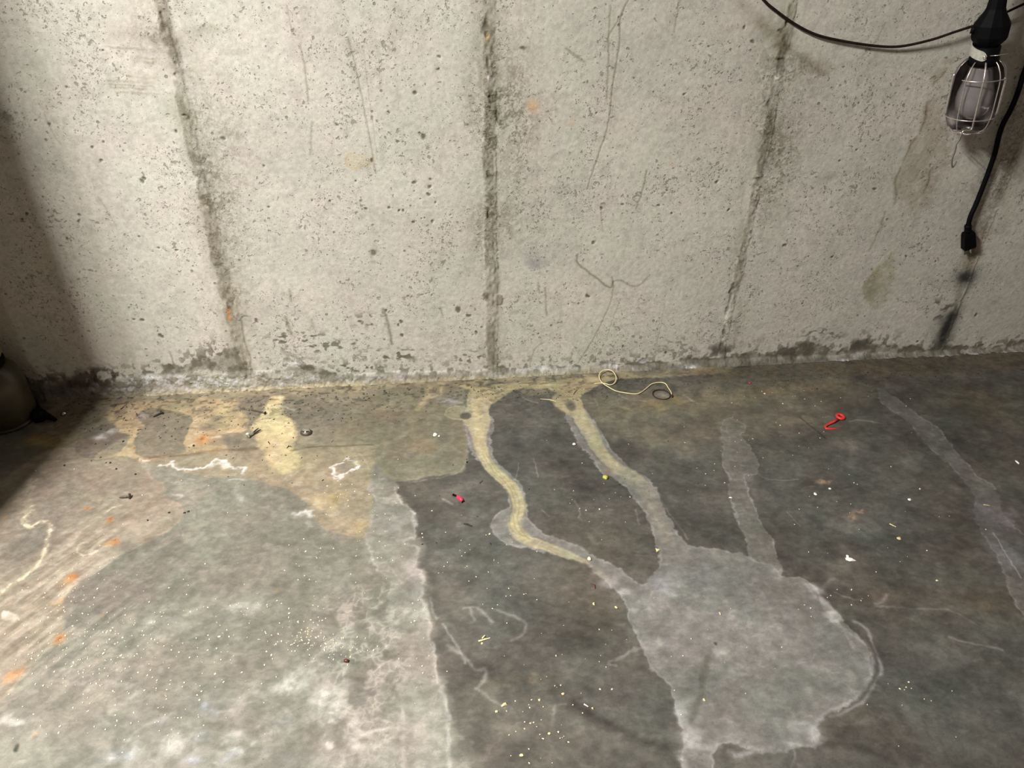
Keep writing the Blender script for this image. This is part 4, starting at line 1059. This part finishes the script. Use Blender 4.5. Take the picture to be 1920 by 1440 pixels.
# handle: fluted rubber grip, flared octagonal socket body
hd = lathe_lamp([(.0, .166), (.019, .166), (.0225, .174), (.0325, .186), (.0350, .192), (.0350, .214), (.0215, .236), (.0185, .243), (.0165, .262), (.0165, .40), (.013, .42), (.008, .44), (.0, .44)], 'handle', M_black, lamp, 10, smooth=False)
lathe_lamp([(.018, .134), (.0275, .136), (.0290, .142), (.0285, .150), (.0265, .154), (.0262, .172), (.0, .173)], 'collar', M_black, lamp, 32)
sw = Geo(); q = LP(.0345, -1.15, .205); sw.lathe([(0, -.006), (.0045, -.006), (.0045, .004), (.003, .006), (0, .006)], Matrix.Translation(q), 12); sw.build('switch', M_black, lamp)
# strap clamp
g = Geo()
n = 30; v = []; f = []
for i in range(n + 1):
    th = -2.6 + 2.75 * i / n
    zc = .169 - .013 * max(0, (i / n - .35) / .65)
    hw = .0095 * math.sqrt(max(.05, 1 - max(0, (i - n + 4) / 4.2) ** 2))
    for r, dz in ((.0278, -hw), (.0278, hw), (.0296, hw), (.0296, -hw)):
        v.append(LP(r, th, zc + dz))
for i in range(n):
    for k in range(4):
        f.append((i * 4 + k, i * 4 + (k + 1) % 4, (i + 1) * 4 + (k + 1) % 4, (i + 1) * 4 + k))
f.append((0, 1, 2, 3)); f.append(tuple(n * 4 + k for k in (3, 2, 1, 0)))
g.add(v, f)
strap = g.build('strap', M_strap, lamp, smooth=False)
g = Geo(); c0 = LP(.0294, .02, .157); c1 = LP(.034, .02, .157)
g.lathe([(0, 0), (.0036, 0), (.0036, .0014), (.0022, .0028), (.0009, .0028), (.0009, .0018), (0, .0018)], along(c0, c1), 16)
g.build('screw', M_steel, strap)
g = Geo(); g.tube([LP(.0275, .35, .159), LP(.034, .70, .160), LP(.047, 1.05, .163)], .0008, 8); g.build('screw_stem', M_steel, strap)
# reflector shield: half shell on the wall side, silvery inside
prof = [(.0265, .148), (.034, .144), (.0425, .134), (.0478, .118), (.0490, .09), (.0490, .05), (.047, .028), (.041, .012), (.030, .003), (.012, .000)]
g = Geo(); g.lathe([(K * r, K * z) for r, z in prof], ML, 30, TH0 + 1.20, TH0 + 2 * math.pi - 1.20)
sh = g.build('reflector_shield', M_shield, lamp)
sd = sh.modifiers.new('thick', 'SOLIDIFY'); sd.thickness = .0009
# bulb
lathe_lamp([(.0, .024), (.009, .0250), (.020, .029), (.030, .040), (.0350, .053), (.0365, .066), (.0355, .080), (.031, .096), (.0255, .112), (.0225, .126), (.0215, .142), (.0, .142)], 'bulb', M_bulb, lamp, 40)


# cage wires
def wire(pts, name='cage_wire', r=.0012):
    g = Geo(); g.tube([Vector(p) for p in spline([tuple(p) for p in pts], 5)], r * K, 8); return g.build(name, M_steel, lamp)


def rib(th):
    return [LP(.031, th, .146), LP(.0385, th, .139), LP(.0465, th, .126), LP(.0508, th, .112), LP(.0515, th, .09), LP(.0515, th, .05), LP(.0502, th, .034), LP(.044, th, .014), LP(.032, th, .003), LP(.020, th, -.002)]


for th in (-.46, .86):
    wire(rib(th))
for z, r in ((.114, .0520), (.034, .0516)):
    wire([LP(r, -.62 + 1.72 * i / 12, z) if z > .1 else LP(r, -1.15 + 2.2 * i / 12, z) for i in range(13)], 'cage_ring')
for z0, z1, th in ((.122, .036, -1.22), (.116, .040, 1.18)):
    g = Geo(); g.tube([LP(.0500, th, z0), LP(.0515, th, z0 - .006), LP(.0515, th, z1 + .006), LP(.0500, th, z1)], .0024 * K, 8); g.build('shield_edge', M_steel, lamp)
wire([LP(.033, -1.5 + 3.0 * i / 24, .001 - .001 * math.cos(i)) for i in range(25)], 'cage_base_ring', .0022)


def at(px, py, off): return tuple(un(px, py, 'w', off))


mid = [tuple(p) for p in rib(.18)[:8]]
g = Geo(); g.tube([Vector(p) for p in spline(mid + [at(1806, 246, -.128), at(1799, 262, -.120), at(1793, 270, -.114), at(1792, 277, -.112), at(1789.5, 286, -.108), at(1785.5, 297, -.102), at(1784.5, 307, -.096), at(1786, 313.5, -.090), at(1789.5, 310, -.083), at(1793, 303, -.077)], 5)], .0019, 10)
g.build('hook', M_steel, lamp)
top = ML @ Vector((0, 0, K * .435))
g = Geo(); g.tube([Vector(p) for p in spline([tuple(top), (top.x + .004, top.y, top.z + .15), (top.x + .012, top.y + .02, 1.7), (top.x + .02, top.y + .02, 2.40)], 6)], .0045, 10)
g.build('supply_cord', M_black, lamp)

# ------------------------------------------------------------------ black cord with plug
cp = [at(1948, 60, -.013), at(1935, 100, -.012), at(1919, 140, -.010), at(1908, 175, -.010), at(1895, 206, -.010), at(1881, 232, -.011), at(1873, 255, -.012), at(1866, 285, -.012), at(1856, 315, -.012), at(1843, 350, -.012), at(1829, 385, -.014), at(1820, 405, -.016), at(1815, 424, -.017)]
cord = tag(empty('power_cord', cp[-1]), 'thick black electrical cord dangling down the wall, ending in a plug', 'cord')
upx = cp[0]
pts = [(upx[0] + .02, -.012, 2.40), (upx[0] + .03, -.012, 1.6), (upx[0] + .02, -.012, upx[2] + .15)] + cp
g = Geo(); g.tube([Vector(p) for p in spline(pts, 6)], .0056, 12); g.build('cable', M_black, cord)
pa = Vector(at(1815, 422, -.018)); pb = Vector(at(1814.5, 466, -.018))
MP = along(pa, pb); L = (pb - pa).length
g = Geo(); g.lathe([(0, 0), (.0075, 0), (.0085, .004), (.0070, .006), (.0085, .009), (.0070, .011), (.0085, .014), (.0075, .020), (0, .020)], MP, 16); g.build('strain_relief', M_black, cord)
g = Geo()
for z0, z1, w0, w1, c0, c1 in ((.018, .026, .011, .0135, .0, .001), (.026, L - .002, .0135, .0145, .001, .002), (L - .002, L, .0145, .013, .002, .002)):
    v = []
    for z, w, c in ((z0, w0, c0), (z1, w1, c1)):
        for sx, sy in ((-1, -.75), (1, -.75), (1, .75), (-1, .75)):
            v.append(MP @ Vector((c + sx * w, sy * w * .85, z)))
    g.add(v, [(3, 2, 1, 0), (4, 5, 6, 7), (0, 1, 5, 4), (1, 2, 6, 5), (2, 3, 7, 6), (3, 0, 4, 7)])
plug = g.build('plug_body', M_black, cord, smooth=False)
bv = plug.modifiers.new('b', 'BEVEL'); bv.width = .0012; bv.segments = 2
for sx in (-.0065, .0075):
    g = Geo()
    if sx < 0: g.box(sx - .0030, sx + .0030, -.0008, .0008, L - .001, L + .0155, MP, taper=.0003)
    else: g.box(sx - .0009, sx + .0009, -.003, .003, L - .001, L + .0155, MP, taper=.0003)
    g.build('prong', M_shiny, plug, smooth=False)

# ------------------------------------------------------------------ sagging wire on the wall
wp = [at(1395, -45, -.008), at(1432, 0, -.007), at(1455, 20, -.007), at(1490, 45, -.007), at(1530, 65, -.008), at(1580, 77, -.009), at(1640, 86, -.010), at(1688, 87, -.012), at(1745, 75, -.018), at(1790, 60, -.022), at(1835, 45, -.022), at(1880, 26, -.020), at(1925, 5, -.016), at(1990, -25, -.010)]
g = Geo(); g.tube([Vector(p) for p in spline(wp, 6)], .0027, 8)
tag(g.build('wire', M_wire), 'thin dark brown rusty wire sagging across the top right of the wall', 'wire')

# ------------------------------------------------------------------ bottle at the left edge
bx, by = float(un(24, 773)[0]), -.080
bt = tag(empty('bottle', (bx, by, 0)), 'round dull olive bottle with brass neck standing in the shadow at the wall', 'bottle')
Mb = Matrix.Translation((bx, by, 0))
g = Geo(); g.lathe([(0, .002), (.046, .002), (.056, .003), (.062, .009), (.0650, .022), (.0655, .05), (.0655, .090), (.064, .112), (.058, .132), (.049, .144), (.041, .150), (0, .150)], Mb, 48); g.build('body', M_bottle, bt)
g = Geo(); g.lathe([(0, 0.0), (.058, 0.0), (.0655, .002), (.0660, .005), (.063, .008), (.05, .009)], Mb, 48); g.build('base_rim', M_bottle, bt)
g = Geo(); g.lathe([(.040, .148), (.0435, .150), (.044, .162), (.040, .167), (0, .167)], Mb, 32); g.build('collar', M_black, bt)
g = Geo(); g.lathe([(.037, .165), (.043, .171), (.043, .190), (.038, .195), (.038, .208), (.042, .212), (.042, .227), (.034, .233), (0, .233)], Mb, 12); g.build('neck_fitting', M_brass, bt)

# black knob lying by the bottle
kc = un(76, 786)
kn = tag(empty('wing_knob', (kc[0], kc[1], 0)), 'black plastic knob with a tapered lever lying beside the bottle', 'knob')
rnd = random.Random(3)
g = Geo(); g.lathe([(0, 0), (.017, 0), (.019, .006), (.017, .016), (.012, .024), (.006, .027), (0, .027)], Matrix.Translation((kc[0], kc[1], .001)), 7); g.build('hub', M_black, kn, smooth=False)
a_, b_ = un(80, 784), un(106, 791)
g = Geo(); g.tube([(a_[0], a_[1], .016), ((a_[0] + b_[0]) / 2, (a_[1] + b_[1]) / 2, .010), (b_[0], b_[1], .005)], [.011, .009, .0045], 8, flat=.7); g.build('lever', M_black, kn, smooth=False)
c_ = un(66, 768)
g = Geo(); g.tube([(kc[0], kc[1], .012), (c_[0], c_[1] + .01, .012)], [.010, .006], 8); g.build('stub', M_black, kn, smooth=False)


# ------------------------------------------------------------------ litter on the floor
def fl(px, py, z=0.0):
    p = un(px, py, 'f', z); return Vector(p)


def fpath(pts, r):
    return [Vector((*un(x, y, 'f', r)[:2], z)) for x, y, z in pts]


# cream wire curl
cw = [(1114, 720, .002), (1126, 718.5, .002), (1134, 719, .004), (1144, 721.5, .004), (1152, 718, .006), (1155.5, 709, .010), (1152, 700, .014), (1146, 694.5, .015), (1137, 693, .014), (1128, 696, .012), (1123.5, 703, .008), (1125, 712, .006), (1131, 719, .006),
      (1140, 725, .003), (1155, 733, .002), (1175, 737, .002), (1190, 738.5, .002), (1200, 736.5, .003), (1212, 728, .003), (1222, 720, .004), (1235, 717, .005), (1247, 719, .006), (1253, 727, .005), (1259, 737, .004), (1259, 743, .003)]
pts = [Vector(un(x, y, 'f', z)) for x, y, z in cw]
g = Geo(); g.tube([Vector(p) for p in spline([tuple(p) for p in pts], 5)], .00125, 8)
tag(g.build('wire_scrap', M_cream), 'curled cream insulated wire scrap lying on the floor by the wall', 'wire')
# rusty ring
c = un(1240, 741); ca = un(1257, 743); 
ring = tag(empty('metal_ring', (c[0], c[1], 0)), 'dark rusty oval ring lying at the end of the cream wire', 'ring')
ra = abs(ca[0] - c[0]); e1 = un(1240, 732.5); e2 = un(1240, 750); rb = abs(e1[1] - e2[1]) / 2
g = Geo(); g.tube([(c[0] + ra * math.cos(w), c[1] + rb * math.sin(w) - .08 * ra * math.cos(w), .0022 + .001 * math.sin(w)) for w in np.linspace(0, 2 * math.pi, 41)], .0014, 8, caps=False); g.build('hoop', M_rustring, ring)
g = Geo(); q = un(1258, 744); g.tube([(q[0], q[1] + .004, .003), (q[0] + .002, q[1], .004), (q[0] + .001, q[1] - .006, .003)], [.0022, .003, .0016], 8); g.build('twist', M_rustring, ring)
# red strap with a loop
rd = un(1565, 790)
red = tag(empty('plastic_tie', (rd[0], rd[1], 0)), 'bent red plastic tie on the dark floor at the right', 'plastic tie')
g = Geo()
g.tube([un(1571, 786, 'f', .004), un(1562, 791, 'f', .005), un(1552, 796, 'f', .003), un(1547, 799.5, 'f', .003), un(1549, 803, 'f', .002), un(1556, 804, 'f', .0015), un(1568, 803.3, 'f', .001), un(1579, 802.8, 'f', .0008)], [.0035, .0035, .003, .0034, .0040, .003, .0014, .0008], 8, flat=.55)
g.build('strip', M_red, red)
hc = un(1575, 783)
g = Geo()
pts = [(hc[0] + .0105 * math.cos(w), hc[1] + .011 * math.sin(w), .0035) for w in np.linspace(0, 2 * math.pi, 21)]
pts = [(hc[0] + (q[0] - hc[0]) * .72, hc[1] + (q[1] - hc[1]) * .80, q[2]) for q in pts]
g.tube(pts, .0040, 8, caps=False, flat=.7); g.build('loop', M_red, red)


def nail(name, hx, hy, tx, ty, label, r=.0016, hr=.0055, mat=M_nail, z=.0):
    h = un(hx, hy, 'f', hr * .6); t = un(tx, ty, 'f', r)
    o = tag(empty(name, (h[0], h[1], 0)), label, 'nail')
    h = Vector((h[0], h[1], hr * .75)); t = Vector((t[0], t[1], r))
    M_ = along(t, h); L_ = (h - t).length
    g = Geo(); g.lathe([(0, 0), (r * .5, r), (r, r * 3), (r, L_)], M_, 12); g.build('shank', mat, o)
    g = Geo(); g.lathe([(0, L_ - .0005), (hr, L_ - .0002), (hr * .95, L_ + .0012), (hr * .5, L_ + .0022), (0, L_ + .0024)], M_, 20); g.build('head', mat, o)
    return o


nail('roofing_nail', 243, 931, 222.5, 933, 'short wide-headed nail on the beige wash, left floor', r=.0021, hr=.0062)
nail('masonry_nail', 303, 774, 286, 782, 'dark wide-headed nail lying near the wall on the left', r=.0021, hr=.0055, mat=M_darkbit)
# screw near the ochre tongue
h_ = fl(497, 777); t_ = fl(470, 769)
o = tag(empty('screw', (h_.x, h_.y, 0)), 'small dark screw lying just left of the ochre tongue', 'screw')
M_ = along(Vector((t_.x, t_.y, .0018)), Vector((h_.x, h_.y, .0045))); L_ = (Vector((h_.x, h_.y, .0045)) - Vector((t_.x, t_.y, .0018))).length
g = Geo()
pr = [(0, 0), (.0006, .001)]
k = .003
while k < L_ - .003:
    pr += [(.0022, k), (.0013, k + .0011)]; k += .0022
pr += [(.0015, L_)]
g.lathe(pr, M_, 10); g.build('thread', M_nail, o)
g = Geo(); g.lathe([(0, L_ - .001), (.0020, L_ - .001), (.0042, L_ + .0012), (.0040, L_ + .0018), (0, L_ + .0020)], M_, 16); g.build('head', M_darkbit, o)
# wall plug / anchor
a0 = fl(466, 821); a1 = fl(487, 808)
o = tag(empty('wall_anchor', (a0.x, a0.y, 0)), 'split olive plastic wall anchor with forked end, on ochre silt', 'wall anchor')
M_ = along(Vector((a0.x, a0.y, .004)), Vector((a1.x, a1.y, .005))); L_ = (a1 - a0).length
g = Geo(); g.lathe([(0, -.001), (.0052, -.001), (.0052, .0015), (.0036, .002), (.0038, .006), (.0032, .007), (.0038, .010), (.0030, L_ * .5), (0, L_ * .5)], M_, 12); g.build('sleeve', M_tan, o)
for sx in (-1, 1):
    g = Geo(); g.tube([M_ @ Vector((sx * .0015, 0, L_ * .45)), M_ @ Vector((sx * .0035, 0, L_ * .75)), M_ @ Vector((sx * .0045, 0, L_ * 1.05))], [.0019, .0016, .0010], 8); g.build('prong', M_darkbit, o)
g = Geo(); q = fl(464, 814); g.chip((q.x, q.y, .0), .0035, .0025, .003, .4, rnd); tag(g.build('paint_chip', M_white, smooth=False), 'tiny bright white chip touching the olive wall anchor', 'paint chip')
# shiny cap
c = fl(574, 812)
o = tag(empty('metal_button', (c.x, c.y, 0)), 'shiny silver domed metal button right of the ochre tongue', 'button')
Mc = Matrix.Translation((c.x, c.y, 0)) @ Matrix.Rotation(-.5, 4, 'Z')
g = Geo(); g.lathe([(.0, .0), (.0135, 0), (.0145, .0015), (.0135, .004), (.0125, .0062), (.0105, .0080), (.0085, .0088)], Mc, 28, sy=.86); g.build('rim', M_nail, o)
g = Geo(); g.lathe([(.0105, .0075), (.0088, .0098), (.0060, .0112), (.0035, .0105), (.0018, .0118), (0, .012)], Mc, 28, sy=.86); g.build('dome', M_shiny, o)
# shiny bead
c = fl(120, 778)
g = Geo(); g.lathe([(0, 0), (.0045, .0006), (.0068, .003), (.0064, .006), (.0040, .0082), (0, .009)], Matrix.Translation((c.x, c.y, 0)), 20)
tag(g.build('metal_bead', M_shiny), 'small bright round metal bead in the shade near the bottle', 'bead')
# crimson connector with black tips
c = fl(862, 935)
o = tag(empty('wire_connector', (c.x, c.y, 0)), 'tiny crimson crimp connector with black ends, centre of the floor', 'connector')
p0 = Vector(un(857, 930.5, 'f', .003)); p1 = Vector(un(867.5, 939, 'f', .003))
g = Geo(); g.tube([p0, p0.lerp(p1, .3), p0.lerp(p1, .75), p1], [.0028, .0042, .0042, .0026], 12); g.build('sleeve', M_pink, o)
p2 = Vector(un(849.5, 927.5, 'f', .002))
g = Geo(); g.tube([p0, p2], [.0018, .0026], 8); g.build('tip', M_black, o)
for ex, ey in ((866, 943), (871.5, 940.5)):
    g = Geo(); g.tube([p1, Vector(un(ex, ey, 'f', .001))], [.0014, .0009], 6); g.build('lead', M_black, o)


def chip(name, px, py, rxp, ryp, h, mat, label, cat, rot=0.0, seed=0, n=7, smooth=False):
    c = fl(px, py); ax = abs(fl(px + rxp, py).x - c.x); ay = abs(fl(px, py - ryp).y - c.y)
    g = Geo(); g.chip((c.x, c.y, 0.0005), ax, ay, h, rot, random.Random(seed + int(px)), n)
    return tag(g.build(name, mat, None, smooth), label, cat)


def sliver(name, a, b, r, mat, label, cat, lift=.0, mid=None, flat=.6):
    p = [Vector(un(a[0], a[1], 'f', r)), Vector(un(b[0], b[1], 'f', r + lift))]
    if mid: p.insert(1, Vector(un(mid[0], mid[1], 'f', r + lift * .5)))
    g = Geo()
    rr = [r * .5] + [r] * (len(p) - 2) + [r * .5] if len(p) > 2 else [r, r * .5]
    g.tube(p, rr, 7, flat=flat)
    return tag(g.build(name, mat, None, False), label, cat)


sliver('dark_twig', (869, 982), (884, 986), .0022, M_darkbit, 'short black twig-like scrap below the crimson connector', 'debris', mid=(876, 983))
chip('seed_shell', 649, 1240, 5.5, 3.5, .004, M_brown, 'small reddish brown seed shell on the pale bubbly patch', 'seed shell', smooth=True)
chip('pebble', 1135, 896, 5, 4, .005, M_green, 'yellow-green pebble between the two pale streams', 'pebble', n=9, smooth=True)
chip('mortar_crumb', 1105, 1048.5, 4, 4, .004, M_crumb, 'round cream crumb on the first stream below its bend', 'crumb', smooth=True)
chip('paper_scrap', 1233, 1032.5, 6, 4, .003, M_wood, 'cream triangular flake at the inner bend of the second stream', 'flake', n=3)
chip('plaster_flake', 1594, 1050, 9, 4, .003, M_white, 'largest white plaster flake on the dark floor, lower right', 'flake', rot=-.3)
chip('plaster_flake', 1589, 1044, 3, 3, .003, M_white, 'cream corner of plaster just above the largest white flake', 'flake')
chip('plaster_flake', 816, 815.5, 4, 3, .003, M_white, 'small white plaster flake on the olive film left of first stream', 'flake')
chip('plaster_flake', 823, 818, 1.6, 1.5, .0015, M_white, 'speck of plaster right beside the small flake on olive film', 'flake')
chip('plaster_flake', 1076.5, 833, 3, 1.8, .002, M_white, 'white chip touching the left bank of the second stream', 'flake')
sliver('cream_wire_end', (1013, 748), (1043, 753), .0012, M_cream, 'short straight cream wire end between both ochre streams', 'wire', mid=(1030, 749))
sliver('dead_twig', (1082, 731), (1075, 740), .0012, M_brown, 'tiny curved brown twig above the second round plug', 'twig', mid=(1079, 734))
sliver('wood_splinter', (897, 1202), (919, 1196), .0016, M_wood, 'longer pale wood splinter, centre of the lower floor', 'splinter')
sliver('wood_splinter', (904, 1197), (909, 1191), .0014, M_wood, 'stub of pale splinter crossing the longer central splinter', 'splinter', lift=.003)
chip('wood_splinter', 904, 1207, 2, 2, .0015, M_wood, 'tiny splinter bit under the longer central splinter', 'splinter')
chip('wood_shaving', 946, 1322, 6, 3, .003, M_wood, 'pale wood shaving below the central splinter', 'shaving', rot=.5)
chip('wood_shaving', 931, 1334.5, 3, 2.5, .002, M_wood, 'small shaving just lower left of the pale wood shaving', 'shaving')
sliver('wood_splinter', (1668, 982), (1680, 988), .0016, M_wood, 'cream splinter on the dark floor towards the right edge', 'splinter')
chip('wood_chip', 1685, 1010, 4, 2.5, .002, M_wood, 'cream chip just below the right-hand splinter', 'chip')
chip('wood_chip', 1705, 937, 3.5, 2, .002, M_white, 'white bent chip above the right-hand splinter', 'chip')
sliver('wood_splinter', (1844, 946), (1856, 948), .0012, M_cream, 'thin bent splinter lying on the far right puddle', 'splinter')
chip('wood_chip', 1907, 867, 1.6, 3.5, .002, M_white, 'upright white sliver chip at the right edge', 'chip')
chip('wood_chip', 1528.5, 926.5, 3, 2.5, .002, M_white, 'white chip on the lower left of the round dark grime spot', 'chip')
chip('wood_chip', 1556, 917, 2.6, 1.6, .002, M_white, 'white chip on the right of the round dark grime spot', 'chip')
chip('wood_chip', 1320, 1313, 3, 3, .0025, M_wood, 'tan chip beside the dark streak in the big puddle', 'chip')
chip('wood_chip', 1350, 1151, 1.5, 3, .002, M_wood, 'cream chip in the upper middle of the big puddle', 'chip')
chip('wood_chip', 1369.5, 933.5, 3, 1.5, .0015, M_white, 'white chip on left edge of the tongue-shaped puddle', 'chip')
sliver('brown_twig', (1107, 1094), (1116, 1104), .0012, M_brown, 'tiny curved dark twig left of where the streams meet', 'twig', mid=(1115, 1097))
chip('wood_chip', 1113, 1132.5, 2.5, 2.5, .002, M_wood, 'cream chip left of the big puddle, upper one', 'chip')
chip('wood_chip', 1155, 1139.5, 3, 2, .002, M_wood, 'cream chip nearest the upper left bank of the big puddle', 'chip', rot=-.5)
sliver('white_sliver', (1095, 1320), (1103, 1325), .0012, M_white, 'white sliver at the start of the long dark scrape', 'splinter')
chip('wood_chip', 1111, 1328.5, 2, 2, .002, M_wood, 'cream chip just right of the white sliver', 'chip')
chip('wood_chip', 978, 1417, 4, 2.5, .002, M_wood, 'pale chip near the bottom edge, centre', 'chip')
chip('wood_chip', 1030, 1376, 2.6, 2.2, .002, M_wood, 'pale chip below the light scratch, lower centre', 'chip')
chip('wood_chip', 1011.5, 1313, 2.5, 2, .002, M_wood, 'pale chip left of the forked light scratch', 'chip')
chip('wood_chip', 1055.5, 1301.5, 3, 2, .002, M_wood, 'pale chip above the forked light scratch', 'chip')
sliver('iron_spike', (676, 716), (680, 722), .0018, M_darkbit, 'small dark nail stub poking out where wall meets floor', 'nail', mid=(676, 719))
sliver('steel_sliver', (899, 906), (905, 901), .0012, M_nail, 'tiny metal sliver left of the first stream', 'debris')
chip('black_crumb', 875.5, 867, 2, 2, .002, M_darkbit, 'single black crumb on the rim of the olive film', 'crumb')
sliver('bark_bit', (538, 840), (546, 837), .0014, M_darkbit, 'curled dark bark bit at the foot of the ochre tongue', 'debris', mid=(541, 836), lift=.002)
chip('black_crumb', 363, 836, 2, 1.8, .002, M_darkbit, 'black crumb just left of the round rust stain', 'crumb')
for i, (px, py, lab) in enumerate(((317, 961.5, 'left of the black crumb trio on pale floor'), (346, 962, 'middle of the black crumb trio on pale floor'), (353, 959.5, 'rightmost of the black crumb trio on pale floor'))):
    chip('black_crumb', px, py, 2.4, 1.4, .0015, M_darkbit, lab, 'crumb', seed=i)
for i, (px, py, lab) in enumerate(((218, 879.5, 'black grit on the beige wash above the wide-headed nail'), (207, 868, 'black grit just left of the beige wash seam'), (121, 873, 'lone black grit on the far left floor'), (254, 889.5, 'slanted black grit upper right of wide-headed nail'),
                                   (277, 976, 'slanted dark grit lower right of wide-headed nail'), (231, 828, 'dark grit on the ochre neck near the seam'))):
    chip('black_grit', px, py, 1.8, 1.4, .0018, M_darkbit, lab, 'grit', seed=i)
sliver('charred_twig', (257, 806.5), (265, 804.5), .0013, M_darkbit, 'short charred twig on the ochre near the brown patch', 'twig')
sliver('charred_twig', (226, 767), (233, 762), .0013, M_darkbit, 'short curved charred twig near the wall on the left', 'twig')
sliver('charred_twig', (503, 828), (506, 833), .0012, M_darkbit, 'short charred twig lying on the ochre tongue', 'twig')
chip('red_flake', 1405, 718.5, 2, 1.6, .0015, M_red, 'tiny red flake near the wall under the right joint', 'flake')

# uncountable crumbs and grit
rs = random.Random(11)
g = Geo()
areas = [(230, 1200, 230, 110, 230), (150, 1240, 120, 60, 90), (430, 1190, 120, 90, 60), (560, 1180, 60, 60, 60), (590, 1200, 50, 24, 80), (640, 1215, 50, 20, 50), (700, 960, 120, 90, 40), (650, 1050, 120, 60, 40), (250, 1340, 200, 60, 90),
         (1000, 1370, 60, 50, 36), (1050, 1250, 110, 100, 30), (1120, 940, 70, 60, 26), (1300, 880, 120, 90, 20), (1450, 800, 160, 60, 26), (1600, 950, 200, 130, 36), (1350, 1200, 200, 140, 22), (1730, 1300, 140, 90, 12),
         (1700, 1285, 26, 10, 8), (780, 1200, 40, 120, 30), (900, 1030, 80, 60, 20), (950, 1100, 120, 80, 30), (1580, 1120, 50, 14, 10), (1520, 740, 160, 24, 24), (300, 900, 180, 60, 20), (210, 1155, 20, 100, 30), (640, 930, 40, 24, 26), (120, 1110, 60, 60, 50)]
for cx, cy, sx, sy, n_ in areas:
    for _ in range(int(n_ * .8)):
        px = rs.gauss(cx, sx * .6); py = rs.gauss(cy, sy * .6)
        if py < 715 - .03 * (px - 900): continue
        c = fl(px, py)
        r = rs.uniform(.0005, .0012) * (1.5 if rs.random() < .08 else 1)
        g.chip((c.x, c.y, .0003), r * rs.uniform(.8, 1.7), r, r * .9, rs.uniform(0, 3), rs, 5)
tag(g.build('pale_crumbs', M_crumb, None, False), 'fine cream crumbs and sawdust scattered over the floor', 'crumbs', kind='stuff')
g = Geo()
for cx, cy, sx, sy, n_ in [(230, 790, 60, 30, 50), (450, 780, 120, 25, 90), (620, 770, 100, 25, 80), (1060, 740, 60, 12, 60), (920, 735, 40, 10, 40), (400, 850, 160, 30, 30), (1400, 720, 200, 14, 60), (560, 870, 120, 40, 24), (1000, 900, 300, 120, 30), (650, 735, 260, 8, 60), (1700, 700, 150, 14, 40)]:
    for _ in range(n_):
        px = rs.gauss(cx, sx * .7); py = rs.gauss(cy, sy * .7)
        if py < 730 - .045 * (px - 700): continue
        c = fl(px, py)
        r = rs.uniform(.0005, .0014)
        g.chip((c.x, c.y, .0003), r * rs.uniform(.8, 2.6), r, r * .9, rs.uniform(0, 3), rs, 5)
tag(g.build('dark_grit', M_darkbit, None, False), 'fine dark grit scattered on the floor along the wall', 'grit', kind='stuff')
